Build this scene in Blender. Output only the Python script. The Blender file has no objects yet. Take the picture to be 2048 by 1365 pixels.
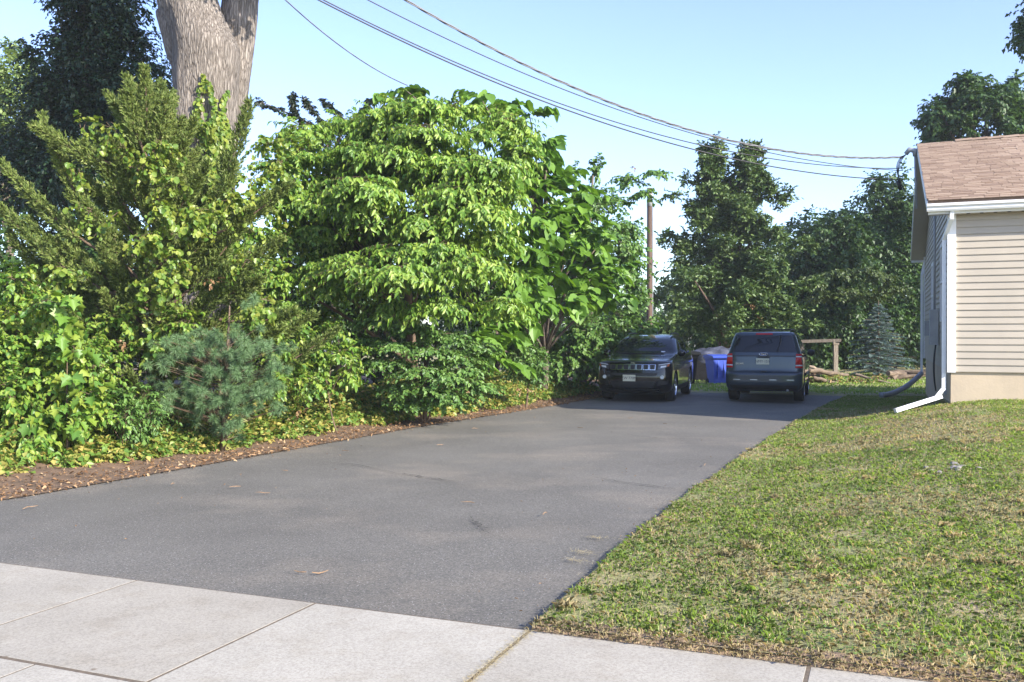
import bpy, math, random
import numpy as np
from mathutils import Vector, Matrix, noise as mn

random.seed(5)
R = np.random.default_rng(11)
C = bpy.context.scene.collection
SC = bpy.context.scene
rad = math.radians

# ------------------------------------------------------------------ camera, sky, sun, exposure
FPX = 1850.0                       # focal length in pixels of the 2048 px wide photograph
HZ = 672.0                         # row of the horizon
cam = bpy.data.cameras.new('camera')
cam.sensor_width = 36.0
cam.lens = 36.0 * FPX / 2048.0
cam.clip_start, cam.clip_end = 0.1, 3000
camo = bpy.data.objects.new('camera', cam); C.objects.link(camo)
camo.location = (0, 0, 1.6)
camo.rotation_euler = (rad(90) - math.atan((682.5 - HZ) / FPX), 0, 0)
SC.camera = camo

SUN_DIR = Vector((-5.94, 5.39, -3.95)).normalized()          # the way the light travels
SUN_EL = math.asin(-SUN_DIR.z)
SUN_AZ = math.atan2(-SUN_DIR.x, -SUN_DIR.y)                 # clockwise from +Y
w = bpy.data.worlds.new('World'); SC.world = w; w.use_nodes = True
nt = w.node_tree; nt.nodes.clear()
sky = nt.nodes.new('ShaderNodeTexSky'); sky.sky_type = 'NISHITA'; sky.sun_disc = False
sky.sun_elevation = SUN_EL; sky.sun_rotation = SUN_AZ
sky.altitude = 0; sky.air_density = 1.0; sky.dust_density = .8; sky.ozone_density = 4.5
bg = nt.nodes.new('ShaderNodeBackground'); bg.inputs[1].default_value = 0.15
wo = nt.nodes.new('ShaderNodeOutputWorld')
hs = nt.nodes.new('ShaderNodeHueSaturation'); hs.inputs['Hue'].default_value = .515; hs.inputs['Saturation'].default_value = .94; hs.inputs['Value'].default_value = 1.0
nt.links.new(sky.outputs[0], hs.inputs['Color']); nt.links.new(hs.outputs[0], bg.inputs[0]); nt.links.new(bg.outputs[0], wo.inputs[0])
sl = bpy.data.lights.new('sun', 'SUN'); sl.energy = 4.5; sl.angle = rad(0.55); sl.color = (1.0, 0.93, 0.82)
so = bpy.data.objects.new('sun', sl); C.objects.link(so); so.location = (30, -25, 30)
so.rotation_euler = SUN_DIR.to_track_quat('-Z', 'Y').to_euler()
SC.cycles.max_bounces = 6; SC.cycles.diffuse_bounces = 3; SC.cycles.glossy_bounces = 3; SC.cycles.transmission_bounces = 4; SC.cycles.volume_bounces = 0
vs = SC.view_settings
vs.view_transform = 'Standard'; vs.look = 'None'; vs.gamma = 1; vs.exposure = 1.4; vs.use_curve_mapping = False

# ------------------------------------------------------------------ frames of the place
TH = rad(22.0); OX, OY = 0.1, 5.0
SU, CU = math.sin(TH), math.cos(TH)
def G(u, v, z=0.0):                # u: away from the street along the driveway, v: to the right along the pavement
    u = np.asarray(u, float); v = np.asarray(v, float); z = np.asarray(z, float)
    u, v, z = np.broadcast_arrays(u, v, z)
    return np.stack([OX + u*SU + v*CU, OY + u*CU - v*SU, z], -1)
def UV(p):
    x = p[..., 0]-OX; y = p[..., 1]-OY
    return x*SU + y*CU, x*CU - y*SU
def W(px, py, Y):                  # where a thing at distance Y stands in the place
    return np.array([(px-1024)/FPX*Y, Y, 1.6+(HZ-py)/FPX*Y])

# ------------------------------------------------------------------ materials
def nodes(name):
    m = bpy.data.materials.new(name); m.use_nodes = True
    t = m.node_tree; b = t.nodes['Principled BSDF']
    return m, t, b
def ramp(t, cols, pos=None, interp='LINEAR'):
    r = t.nodes.new('ShaderNodeValToRGB'); e = r.color_ramp.elements; r.color_ramp.interpolation = interp
    n = len(cols); pos = pos or [i/(n-1) for i in range(n)]
    while len(e) < n: e.new(0.5)
    for i in range(n): e[i].position = pos[i]; e[i].color = (*cols[i], 1)
    return r
def coords(t, scale=(1, 1, 1), obj=False):
    if obj:
        g = t.nodes.new('ShaderNodeTexCoord'); out = g.outputs['Object']
    else:
        g = t.nodes.new('ShaderNodeNewGeometry'); out = g.outputs['Position']
    mp = t.nodes.new('ShaderNodeMapping'); mp.inputs['Scale'].default_value = scale
    t.links.new(out, mp.inputs[0]); return mp.outputs[0]
def noise(t, vec, scale, detail=6, rough=.6):
    n = t.nodes.new('ShaderNodeTexNoise'); n.inputs['Scale'].default_value = scale
    n.inputs['Detail'].default_value = detail; n.inputs['Roughness'].default_value = rough
    t.links.new(vec, n.inputs['Vector']); return n.outputs[0]
def mixc(t, fac, a, b, mode='MIX'):
    m = t.nodes.new('ShaderNodeMix'); m.data_type = 'RGBA'; m.blend_type = mode
    for i, x in ((0, fac), (6, a), (7, b)):
        if isinstance(x, (int, float)): m.inputs[i].default_value = x
        elif isinstance(x, tuple): m.inputs[i].default_value = (*x, 1)
        else: t.links.new(x, m.inputs[i])
    return m.outputs[2]
def bump(t, b, h, strength=.3, dist=.02):
    n = t.nodes.new('ShaderNodeBump'); n.inputs['Strength'].default_value = strength; n.inputs['Distance'].default_value = dist
    t.links.new(h, n.inputs['Height']); t.links.new(n.outputs[0], b.inputs['Normal'])
def M(name, col, col2=None, rough=.6, metal=0, scale=6, coat=0, bmp=0, bscale=60, bdist=.01, sc=(1, 1, 1), obj=False, spec=.5):
    m, t, b = nodes(name)
    b.inputs['Roughness'].default_value = rough; b.inputs['Metallic'].default_value = metal
    b.inputs['Coat Weight'].default_value = coat; b.inputs['Coat Roughness'].default_value = .04
    b.inputs['Specular IOR Level'].default_value = spec
    if col2 is None: col2 = tuple(c*.82 for c in col)
    v = coords(t, sc, obj)
    r = ramp(t, [col2, col], [.35, .65]); t.links.new(noise(t, v, scale), r.inputs[0])
    t.links.new(r.outputs[0], b.inputs['Base Color'])
    if bmp: bump(t, b, noise(t, v, bscale, 8), bmp, bdist)
    return m
def leafM(name, cols, trans=.32, rough=.45, tint=(1.25, 1.25, .55), patch=.5, spec=.5):
    m, t, b = nodes(name)
    g = t.nodes.new('ShaderNodeNewGeometry')
    r = ramp(t, cols); t.links.new(g.outputs['Random Per Island'], r.inputs[0])
    nz = noise(t, g.outputs['Position'], 1.1, 3)
    rr = ramp(t, [(.72, .78, .7), (1.2, 1.14, 1.0)], [.35, .65]); t.links.new(nz, rr.inputs[0])
    c = mixc(t, patch, r.outputs[0], rr.outputs[0], 'MULTIPLY')
    t.links.new(c, b.inputs['Base Color']); b.inputs['Roughness'].default_value = rough
    b.inputs['Specular IOR Level'].default_value = spec
    tr = t.nodes.new('ShaderNodeBsdfTranslucent'); t.links.new(mixc(t, 1.0, c, tint, 'MULTIPLY'), tr.inputs[0])
    mx = t.nodes.new('ShaderNodeMixShader'); mx.inputs[0].default_value = trans
    t.links.new(b.outputs[0], mx.inputs[1]); t.links.new(tr.outputs[0], mx.inputs[2])
    t.links.new(mx.outputs[0], t.nodes['Material Output'].inputs[0])
    return m

# ------------------------------------------------------------------ mesh helpers
def nrm(a):
    return a/np.maximum(np.linalg.norm(a, axis=-1, keepdims=True), 1e-9)
def mesh(name, V, Fs, mat=None, smooth=False):
    """V (n,3); Fs an array (m,k), or a list of such arrays / of index lists"""
    me = bpy.data.meshes.new(name)
    V = np.asarray(V, np.float32)
    if isinstance(Fs, np.ndarray): Fs = [Fs]
    if len(Fs) and not isinstance(Fs[0], np.ndarray):
        me.from_pydata([tuple(map(float, p)) for p in V], [], [tuple(int(i) for i in f) for f in Fs])
    else:
        me.vertices.add(len(V)); me.vertices.foreach_set('co', V.ravel())
        tot = sum(f.size for f in Fs); np_ = sum(len(f) for f in Fs)
        me.loops.add(tot); me.polygons.add(np_)
        me.loops.foreach_set('vertex_index', np.concatenate([f.ravel() for f in Fs]).astype(np.int32))
        cnt = np.concatenate([np.full(len(f), f.shape[1]) for f in Fs])
        st = np.concatenate([[0], np.cumsum(cnt)[:-1]])
        me.polygons.foreach_set('loop_start', st.astype(np.int32))
        me.update(calc_edges=True)
    if smooth: me.polygons.foreach_set('use_smooth', np.ones(len(me.polygons), bool))
    if mat: me.materials.append(mat)
    me.update()
    return me
def tag(o, label=None, cat=None, group=None, kind=None):
    if label: o['label'] = label
    if cat: o['category'] = cat
    if group: o['group'] = group
    if kind: o['kind'] = kind
    return o
def link(name, me, parent=None):
    o = bpy.data.objects.new(name, me); C.objects.link(o)
    if parent: o.parent = parent
    return o
def thing(name, loc, label, cat, group=None, rz=0):
    o = bpy.data.objects.new(name, None); C.objects.link(o); o.empty_display_size = .2
    o.location = [float(x) for x in loc]; o.rotation_euler = (0, 0, rz)
    return tag(o, label, cat, group)
def part(name, V, F, mat, parent=None, smooth=False, local=False):
    V = np.asarray(V, float)
    if parent is not None and not local:
        p = parent; off = np.zeros(3)
        while p is not None: off += np.array(p.location); p = p.parent
        V = V - off
    return link(name, mesh(name, V, F, mat, smooth), parent)
class MB:
    def __init__(s): s.V = []; s.F = []; s.n = 0
    def add(s, V, F):
        V = np.asarray(V, float); s.V.append(V)
        s.F += [[int(i)+s.n for i in f] for f in F]; s.n += len(V); return s
    def build(s, name, mat, parent=None, smooth=False, local=False):
        return part(name, np.concatenate(s.V), s.F, mat, parent, smooth, local)
BF = [[0, 3, 2, 1], [4, 5, 6, 7], [0, 1, 5, 4], [1, 2, 6, 5], [2, 3, 7, 6], [3, 0, 4, 7]]
def obox(o, a, b, c):              # box from corner o with edge vectors a, b, c
    o, a, b, c = [np.asarray(x, float) for x in (o, a, b, c)]
    V = np.array([o, o+a, o+a+b, o+b, o+c, o+a+c, o+a+b+c, o+b+c])
    F = BF if np.dot(np.cross(a, b), c) > 0 else [f[::-1] for f in BF]
    return V, F
def box(x0, x1, y0, y1, z0, z1):
    return obox((x0, y0, z0), (x1-x0, 0, 0), (0, y1-y0, 0), (0, 0, z1-z0))
def gbox(u0, u1, v0, v1, z0, z1):
    o = G(u0, v0, z0); return obox(o, G(u1, v0, z0)-o, G(u0, v1, z0)-o, (0, 0, z1-z0))
def prism(poly, vec):              # closed 3d polygon extruded by vec
    P = np.asarray(poly, float); n = len(P); V = np.concatenate([P, P+np.asarray(vec, float)])
    F = [list(range(n))[::-1], list(range(n, 2*n))]+[[i, (i+1) % n, n+(i+1) % n, n+i] for i in range(n)]
    return V, F
def tube(pts, r, n=8, cap=True):
    P = np.asarray(pts, float); k = len(P); r = np.broadcast_to(np.asarray(r, float), (k,))
    T = np.gradient(P, axis=0); T = nrm(T)
    ref = np.array([0, 0, 1.]) if abs(T[:, 2]).mean() < .8 else np.array([1., 0, 0])
    A = nrm(np.cross(T, ref)); B = np.cross(T, A)
    a = np.arange(n)*2*np.pi/n
    V = (P[:, None]+r[:, None, None]*(np.cos(a)[None, :, None]*A[:, None]+np.sin(a)[None, :, None]*B[:, None])).reshape(-1, 3)
    F = []
    for i in range(k-1):
        for j in range(n):
            j2 = (j+1) % n; F.append([i*n+j, (i+1)*n+j, (i+1)*n+j2, i*n+j2])
    if cap: F += [list(range(n)), [(k-1)*n+j for j in range(n)][::-1]]
    return V, F
def bez(p0, p1, p2, n=8):
    t = np.linspace(0, 1, n)[:, None]; p0, p1, p2 = [np.asarray(p, float) for p in (p0, p1, p2)]
    return (1-t)**2*p0+2*t*(1-t)*p1+t*t*p2
def lathe(prof, n=24, axis='y'):   # prof [(r, h)]
    a = np.arange(n)*2*np.pi/n; V = []
    for r_, h in prof:
        for t in a: V.append((r_*math.cos(t), h, r_*math.sin(t)) if axis == 'y' else (r_*math.cos(t), r_*math.sin(t), h))
    F = []
    for i in range(len(prof)-1):
        for j in range(n): F.append([i*n+j, i*n+(j+1) % n, (i+1)*n+(j+1) % n, (i+1)*n+j])
    if axis == 'y': F = [f for f in F]
    else: F = [f for f in F]
    return np.array(V), F
def text(name, body, size, mat, parent, mtx, extrude=.002):
    cu = bpy.data.curves.new('lettering', 'FONT'); cu.body = body; cu.size = size; cu.extrude = extrude
    cu.align_x = 'CENTER'; cu.align_y = 'CENTER'
    o = bpy.data.objects.new('tmp', cu); C.objects.link(o)
    bpy.context.view_layer.update()
    me = bpy.data.meshes.new_from_object(o.evaluated_get(bpy.context.evaluated_depsgraph_get()))
    bpy.data.objects.remove(o); me.materials.clear(); me.materials.append(mat)
    me.transform(mtx)
    return link(name, me, parent)

def vnoise(x, y, seed=0):
    xi = np.floor(x).astype(np.int64); yi = np.floor(y).astype(np.int64); fx = x-xi; fy = y-yi
    def h(a, b):
        n = (a*374761393+b*668265263+seed*974711) & 0x7fffffff
        n = ((n ^ (n >> 13))*1274126177) & 0x7fffffff
        return ((n ^ (n >> 16)) & 0xffff)/65535.
    sx = fx*fx*(3-2*fx); sy = fy*fy*(3-2*fy)
    return (h(xi, yi)*(1-sx)+h(xi+1, yi)*sx)*(1-sy)+(h(xi, yi+1)*(1-sx)+h(xi+1, yi+1)*sx)*sy
def fbm(x, y, seed=0, o=3):
    s = 0; a = .5; t = 0
    for i in range(o): s = s+a*vnoise(x*2**i, y*2**i, seed+i); t += a; a *= .55
    return s/t
def S(t):
    t = np.clip(t, 0, 1); return t*t*(3-2*t)

# ------------------------------------------------------------------ leaves, twigs, crowns
SHAPES = {
    'oval':  [(.30, .50), (.68, .40)],
    'tri':   [(.44, .55)],
    'point': [(.28, .46), (.62, .34)],
    'round': [(.28, .55), (.78, .50)],
    'lance': [(.25, .40), (.65, .34)],
    'heart': [(-.14, .24), (.04, .50), (.40, .52), (.72, .28)],
    'lobed': [(.05, .22), (.28, .55), (.38, .28), (.62, .48), (.70, .2)],
}
def leaves(P, D, N, L, Wd, shape='oval', fold=.25, curl=.15):
    n = len(P); D = nrm(D); Sd = nrm(np.cross(D, N)); N = np.cross(Sd, D)
    L = np.broadcast_to(L, (n,))[:, None]; Wd = np.broadcast_to(Wd, (n,))[:, None]
    st = SHAPES[shape]; k = len(st)
    cur = curl*R.uniform(.2, 1.6, (n, 1))
    def pt(t, w): return P+D*L*t+Sd*Wd*w+N*(abs(w)*Wd*fold*2-cur*L*max(t, 0)**2)
    cols = [pt(0, 0)]+[pt(t, w) for t, w in st]+[pt(1, 0)]+[pt(t, -w) for t, w in st[::-1]]
    V = np.stack(cols, 1); m = V.shape[1]
    base = (np.arange(n)*m)[:, None]
    FL = base+np.array([0]+list(range(k+1, 0, -1)))[None]
    FR = base+np.array([0]+list(range(m-1, k, -1)))[None]
    return V.reshape(-1, 3), [FL, FR]
def rdir(n):
    return nrm(R.normal(size=(n, 3)))
def crown_data(cl, nl=9, L=.10, Wd=.05, shape='oval', droop=.25, ldroop=.4, horiz=1.0, up=.8, out=.5, jit=.45, side=.8, fold=.25, curl=.15, reach=(.7, 1.2), core=.4):
    """cl rows: x y z rx ry rz twigs"""
    cl = np.asarray(cl, float); idx = np.repeat(np.arange(len(cl)), cl[:, 6].astype(int)); T = len(idx)
    c = cl[idx, :3]; r = cl[idx, 3:6]
    d = rdir(T); d[:, 2] *= horiz; d = nrm(d)
    o = c+rdir(T)*r*core*R.uniform(0, 1, (T, 1))
    e = c+d*r*R.uniform(*reach, (T, 1))
    vec = e-o; ln = np.linalg.norm(vec, axis=1)
    s = np.linspace(.22, 1, nl)[None]+R.uniform(-.05, .05, (T, nl))
    dz = droop*ln[:, None]*s**2
    P = o[:, None]+vec[:, None]*s[..., None]; P[..., 2] -= dz
    Tn = np.repeat(vec[:, None], nl, 1).copy(); Tn[..., 2] -= 2*droop*ln[:, None]*s; Tn = nrm(Tn)
    sd = nrm(np.cross(Tn, np.array([0, 0, 1.])))
    sg = np.where(np.arange(nl) % 2 == 0, 1., -1.)[None, :, None]
    sg = np.where(np.arange(nl)[None, :, None] == nl-1, 0.0, sg)
    D = .7*Tn+sd*sg*side+R.normal(size=Tn.shape)*jit*.6; D[..., 2] -= ldroop; D = nrm(D)
    N = R.normal(size=Tn.shape)*jit+out*d[:, None]; N[..., 2] += up
    n = T*nl; ls = L*R.uniform(.5, 1.3, n)
    V, F = leaves(P.reshape(-1, 3), D.reshape(-1, 3), N.reshape(-1, 3), ls, ls*Wd/L, shape, fold, curl)
    return V, F, (o, vec, droop*ln)
def stems(tw, r=.004, seg=2):
    o, vec, dr = tw; T = len(o)
    s = np.linspace(0, 1, seg+1)
    P = o[:, None]+vec[:, None]*s[None, :, None]; P[..., 2] -= dr[:, None]*s**2
    a = nrm(np.cross(vec, np.array([.3, .2, 1.]))); b = nrm(np.cross(vec, a))
    V = []
    for k in range(3):
        t = 2*np.pi*k/3
        V.append(P+((a*math.cos(t)+b*math.sin(t))*1.0)[:, None]*(r*(1-.6*s))[None, :, None])
    V = np.stack(V, 2); F = []
    base = np.arange(T)*(seg+1)*3
    for i in range(seg):
        for k in range(3):
            k2 = (k+1) % 3
            F.append(np.stack([base+i*3+k, base+i*3+k2, base+(i+1)*3+k2, base+(i+1)*3+k], 1))
    return V.reshape(-1, 3), [np.concatenate(F)]
def clumps(c, r, n, cr, tw, shell=.55, flat=1.0, zmin=None, up=0.0):
    d = rdir(n); d[:, 2] += up; d = nrm(d)
    rr = (shell+(1-shell)*R.uniform(0, 1, (n, 1)))
    P = np.asarray(c)+d*np.asarray(r)*rr
    if zmin is not None: P[:, 2] = np.maximum(P[:, 2], zmin+R.uniform(0, .3, n))
    q = cr*R.uniform(.7, 1.35, n)
    return np.column_stack([P, q, q, q*flat, np.full(n, tw)])
def tree(name, base, label, leafmat, barkmat, cl, trunk_r=.12, cat='tree', limbs=True, stem_r=None, topz=None, group=None, lean=(0, 0), nlimb=14, **kw):
    cl = np.asarray(cl, float); base = np.asarray(base, float)
    t = thing(name, base, label, cat, group)
    zt = topz or (cl[:, 2].max()*.85+base[2]*.15)
    top = np.array([base[0]*.4+cl[:, 0].mean()*.6+lean[0], base[1]*.4+cl[:, 1].mean()*.6+lean[1], zt])
    mid = (base+top)/2+np.array([R.uniform(-.2, .2), R.uniform(-.2, .2), 0])
    ax = bez(base-np.array([0, 0, .1]), mid, top, 12)
    mb = MB(); mb.add(*tube(ax, np.linspace(trunk_r, trunk_r*.25, 12)*np.array([1.35, 1.1]+[1]*10), 10))
    mb.build('trunk', barkmat, t, True)
    if limbs:
        mb = MB()
        for i in R.permutation(len(cl))[:nlimb]:
            e = cl[i, :3]; k = np.clip((e[2]-base[2])/(zt-base[2])*.8-.15, .08, .9); p = ax[int(k*11)]
            mb.add(*tube(bez(p, (p+e)/2+np.array([0, 0, .25]), e, 6), np.linspace(trunk_r*.42, trunk_r*.1, 6), 6))
        mb.build('limbs', barkmat, t, True)
    V, F, tw = crown_data(cl, **kw)
    part('crown', V, F, leafmat, t)
    if stem_r:
        V, F = stems(tw, stem_r); tag(part('twigs', V, F, barkmat, t), kind='stuff')
    return t

# ================================================================== materials of the setting
m_conc, t, b = nodes('pavement_concrete')
p = coords(t)
c1 = ramp(t, [(.326, .304, .260), (.388, .364, .314)], [.3, .7]); t.links.new(noise(t, p, 1.3, 5), c1.inputs[0])
c2 = ramp(t, [(.74, .72, .70), (1.0, 1.0, 1.0), (1.18, 1.17, 1.15)], [.36, .5, .64]); t.links.new(noise(t, p, 80, 3, .75), c2.inputs[0])
cc = mixc(t, .85, c1.outputs[0], c2.outputs[0], 'MULTIPLY')
sp = t.nodes.new('ShaderNodeTexVoronoi'); sp.inputs['Scale'].default_value = 1.7; t.links.new(p, sp.inputs[0])
st_ = ramp(t, [(.45, .36, .28), (1, 1, 1)], [.012, .03]); t.links.new(sp.outputs[0], st_.inputs[0])
cc = mixc(t, .8, cc, st_.outputs[0], 'MULTIPLY')
oi = t.nodes.new('ShaderNodeObjectInfo'); r_o = ramp(t, [(.88, .86, .83), (1.06, 1.06, 1.05)]); t.links.new(oi.outputs['Random'], r_o.inputs[0])
cc = mixc(t, 1.0, cc, r_o.outputs[0], 'MULTIPLY')
r_s = ramp(t, [(.80, .76, .70), (1, 1, 1)], [.36, .50]); t.links.new(noise(t, p, 3.4, 6, .7), r_s.inputs[0])
t.links.new(mixc(t, .4, cc, r_s.outputs[0], 'MULTIPLY'), b.inputs['Base Color'])
b.inputs['Roughness'].default_value = .85; bump(t, b, noise(t, p, 160, 4), .35, .004)

m_asph, t, b = nodes('driveway_asphalt')
p = coords(t)
c1 = ramp(t, [(.103, .0965, .083), (.135, .127, .110)], [.35, .65]); t.links.new(noise(t, p, .55, 5), c1.inputs[0])
dust = ramp(t, [(0, 0, 0), (1, 1, 1)], [.50, .74]); t.links.new(noise(t, coords(t, (.7, .9, 1)), .7, 6, .6), dust.inputs[0])
cc = mixc(t, dust.outputs[0], c1.outputs[0], (.185, .163, .132))
g2 = ramp(t, [(.50, .50, .51), (1, 1, 1), (1.7, 1.66, 1.62)], [.39, .5, .61]); t.links.new(noise(t, p, 70, 5, .85), g2.inputs[0])
cc = mixc(t, .9, cc, g2.outputs[0], 'MULTIPLY')
vo = t.nodes.new('ShaderNodeTexVoronoi'); vo.inputs['Scale'].default_value = 48; t.links.new(p, vo.inputs[0])
sk = ramp(t, [(1, 1, 1), (0, 0, 0)], [.14, .22]); t.links.new(vo.outputs[0], sk.inputs[0])
wn = ramp(t, [(0, 0, 0), (1, 1, 1)], [.50, .56]); t.links.new(noise(t, p, 19, 2), wn.inputs[0])
fx = mixc(t, 1.0, sk.outputs[0], wn.outputs[0], 'MULTIPLY')
cc = mixc(t, fx, cc, (.42, .40, .38))
t.links.new(cc, b.inputs['Base Color']); b.inputs['Roughness'].default_value = .8
bump(t, b, noise(t, p, 110, 5, .7), .5, .006)

m_lawn, t, b = nodes('lawn_soil')
p = coords(t)
c1 = ramp(t, [(.38, .30, .18), (.28, .26, .115), (.19, .22, .07)], [.3, .5, .68]); t.links.new(noise(t, p, 1.6, 6), c1.inputs[0])
c2 = ramp(t, [(.55, .55, .5), (1.2, 1.2, 1.15)], [.3, .7]); t.links.new(noise(t, p, 28, 4, .7), c2.inputs[0])
t.links.new(mixc(t, .9, c1.outputs[0], c2.outputs[0], 'MULTIPLY'), b.inputs['Base Color'])
b.inputs['Roughness'].default_value = .9; bump(t, b, noise(t, p, 40, 6), .8, .03)
m_soil = M('bank_soil', (.20, .125, .075), (.10, .065, .04), rough=.95, scale=5, bmp=.9, bscale=35, bdist=.03)
m_edge = M('turf_edge_soil', (.30, .21, .13), (.17, .115, .07), rough=.95, scale=14, bmp=.9, bscale=50, bdist=.03)
m_ground = M('rough_ground', (.10, .095, .04), (.06, .06, .025), rough=.95, scale=1.2)
m_bark = M('grey_bark', (.17, .135, .105), (.08, .062, .048), rough=.9, scale=9, sc=(1, 1, .25), bmp=.8, bscale=14, bdist=.03)
m_twig = M('twig_bark', (.15, .10, .065), (.08, .055, .035), rough=.9, scale=12)
m_white = M('white_paint', (.80, .80, .80), (.72, .72, .72), rough=.45, scale=2)
m_black = M('black_plastic', (.018, .018, .02), (.012, .012, .013), rough=.5, scale=8)
m_rub = M('tyre_rubber', (.022, .022, .023), (.014, .014, .015), rough=.85, scale=20)

# ================================================================== setting: ground, street, pavement, driveway, lawn
def sheet(name, x0, x1, y0, y1, z, mat, n=2):
    V = np.array([[x0, y0, z], [x1, y0, z], [x1, y1, z], [x0, y1, z]], float)
    return tag(link(name, mesh(name, V, np.array([[0, 1, 2, 3]]), mat)), kind='structure')
sheet('ground', -1500, 1500, -300, 2500, -.16, m_ground)

REDGE = np.array([(-.2, .0), (0, 0), (3.2, -.08), (8.3, .05), (13.7, .28), (17, .45), (20.8, .8), (22.5, 1.0)])
LEDGE = np.array([(-.2, -6.9), (0, -6.8), (1.8, -6.2), (6, -6.0), (10, -5.85), (14.7, -5.35), (19, -5.1), (22.5, -5.2)])
def redge(u): return np.interp(u, REDGE[:, 0], REDGE[:, 1])+.018*np.sin(u*2.3)*S((u-.3)/2)+.012*np.sin(u*6.1)*S((u-.3)/2)
def ledge(u): return np.interp(u, LEDGE[:, 0], LEDGE[:, 1])
def lawn_h(u, v):
    d = v-redge(np.clip(u, 0, 21))
    return .03+.52*S(d/3.4)*S((u+1.0)/13.)*(1-S((u-13.2)/8.5))+.02*(fbm(u*1.1, v*1.1, 3)-.5)*S(d/.5)*S(u/.6)
def strip(name, us, v0f, v1f, nv, zf, mat, pw=1.0, kind='structure'):
    us = np.asarray(us); tt = np.linspace(0, 1, nv)**pw
    UU = np.repeat(us[:, None], nv, 1); v0 = v0f(us)[:, None]; v1 = v1f(us)[:, None]; VV = v0+(v1-v0)*tt[None]
    P = G(UU, VV, zf(UU, VV)).reshape(-1, 3)
    i = np.arange(len(us)-1)[:, None]*nv+np.arange(nv-1)[None]; i = i.ravel()
    o = link(name, mesh(name, P, np.stack([i, i+1, i+nv+1, i+nv], 1)[:, ::-1], mat, True))
    if kind: tag(o, kind=kind)
    return o
k0 = lambda c: (lambda u: np.full_like(np.asarray(u, float), c))
street = strip('street', np.linspace(-14, -3.4, 8), k0(-60), k0(60), 4, lambda u, v: 0*u-.13, m_asph)
drive = strip('driveway', np.linspace(-.02, 21.6, 90), ledge, lambda u: redge(u)+.12, 24,
              lambda u, v: .012*(fbm(u*.6, v*.6, 9)-.5)*S(u/.5)-.004, m_asph)
lawn = strip('lawn', np.concatenate([np.linspace(.03, 2, 20), np.linspace(2.2, 26, 80)]), lambda u: redge(np.clip(u, 0, 21)), k0(26), 70, lawn_h, m_lawn, 2.0)
strip('back_lawn', np.linspace(21.4, 60, 40), k0(-30), k0(30), 40, lambda u, v: -.012+.06*fbm(u*.5, v*.5, 4)*S((u-21.4)/1.5)+.012*np.clip(u-26, 0, 40), m_lawn)
strip('planting_bank', np.linspace(.02, 24, 60), k0(-40), lambda u: ledge(np.clip(u, 0, 21))+.05, 40,
      lambda u, v: .008+.28*S((ledge(np.clip(u, 0, 21))-v-.25)/2.5)+.06*(fbm(u*1.5, v*1.5, 6)-.5)*S((ledge(np.clip(u, 0, 21))-v)/.6), m_soil, .35)
# torn turf face along the pavement and the asphalt
V = []; us = np.linspace(0.03, 14, 150); P = G(us, redge(us)-.01, 0*us-.01); Q = G(us, redge(us)+.012, lawn_h(us, redge(us))+.004)
i = np.arange(149)
e1 = np.concatenate([P, Q]); f1 = np.stack([i, i+1, i+151, i+150], 1)
vs2 = np.linspace(.0, 26, 260); wob = .03*fbm(vs2*3, vs2*0, 12)
P2 = G(0*vs2-.005+wob*.3, vs2, 0*vs2-.01); Q2 = G(.03+wob, vs2, lawn_h(0*vs2+.05, vs2)-.004+.02*fbm(vs2*5, vs2*0+3, 5))
Q3 = G(.14+wob, vs2, lawn_h(0*vs2+.14, vs2)+.002)
j = np.arange(259)
e2 = np.concatenate([P2, Q2, Q3]); f2 = np.concatenate([np.stack([j, j+1, j+261, j+260], 1), np.stack([j, j+1, j+261, j+260], 1)+260])
tag(link('turf_edge', mesh('turf_edge', np.concatenate([e1, e2]), np.concatenate([f1, f2+len(e1)]), m_edge)), kind='structure')

# pavement: a bed with every slab of its own
m_joint = M('joint_sand', (.15, .115, .08), (.09, .07, .05), rough=.95, scale=25)
side = tag(strip('sidewalk', np.linspace(-3.4, -.0, 3), k0(-30), k0(30), 3, lambda u, v: 0*u+.0054, m_joint), kind='structure')
def slab(u0, u1, v0, v1, g=.006, z=.006, bev=.0012):
    u0, u1, v0, v1 = u0+g, u1-g, v0+g, v1-g
    lo = G(np.array([u0, u1, u1, u0]), np.array([v0, v0, v1, v1]), -.06)
    mi = G(np.array([u0, u1, u1, u0]), np.array([v0, v0, v1, v1]), z-bev)
    hi = G(np.array([u0+bev, u1-bev, u1-bev, u0+bev]), np.array([v0+bev, v0+bev, v1-bev, v1-bev]), z)
    V = np.concatenate([lo, mi, hi])
    F = [[8, 9, 10, 11][::-1]]
    for a in range(4):
        b2 = (a+1) % 4; F += [[a, b2, 4+b2, 4+a][::-1], [4+a, 4+b2, 8+b2, 8+a][::-1]]
    part('slab', V, F, m_conc, side)
for k in range(-12, 14):
    slab(-1.37, -.004, k*1.37+(.07 if k > 0 else 0), (k+1)*1.37+(.07 if k >= 0 else 0), g=.011 if k in (-1, 0, 1) else .007, z=.0068)
for k in range(-7, 7):
    slab(-3.38, -1.385, -2.04+k*2.0, -.04+k*2.0, z=.0066)

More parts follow.
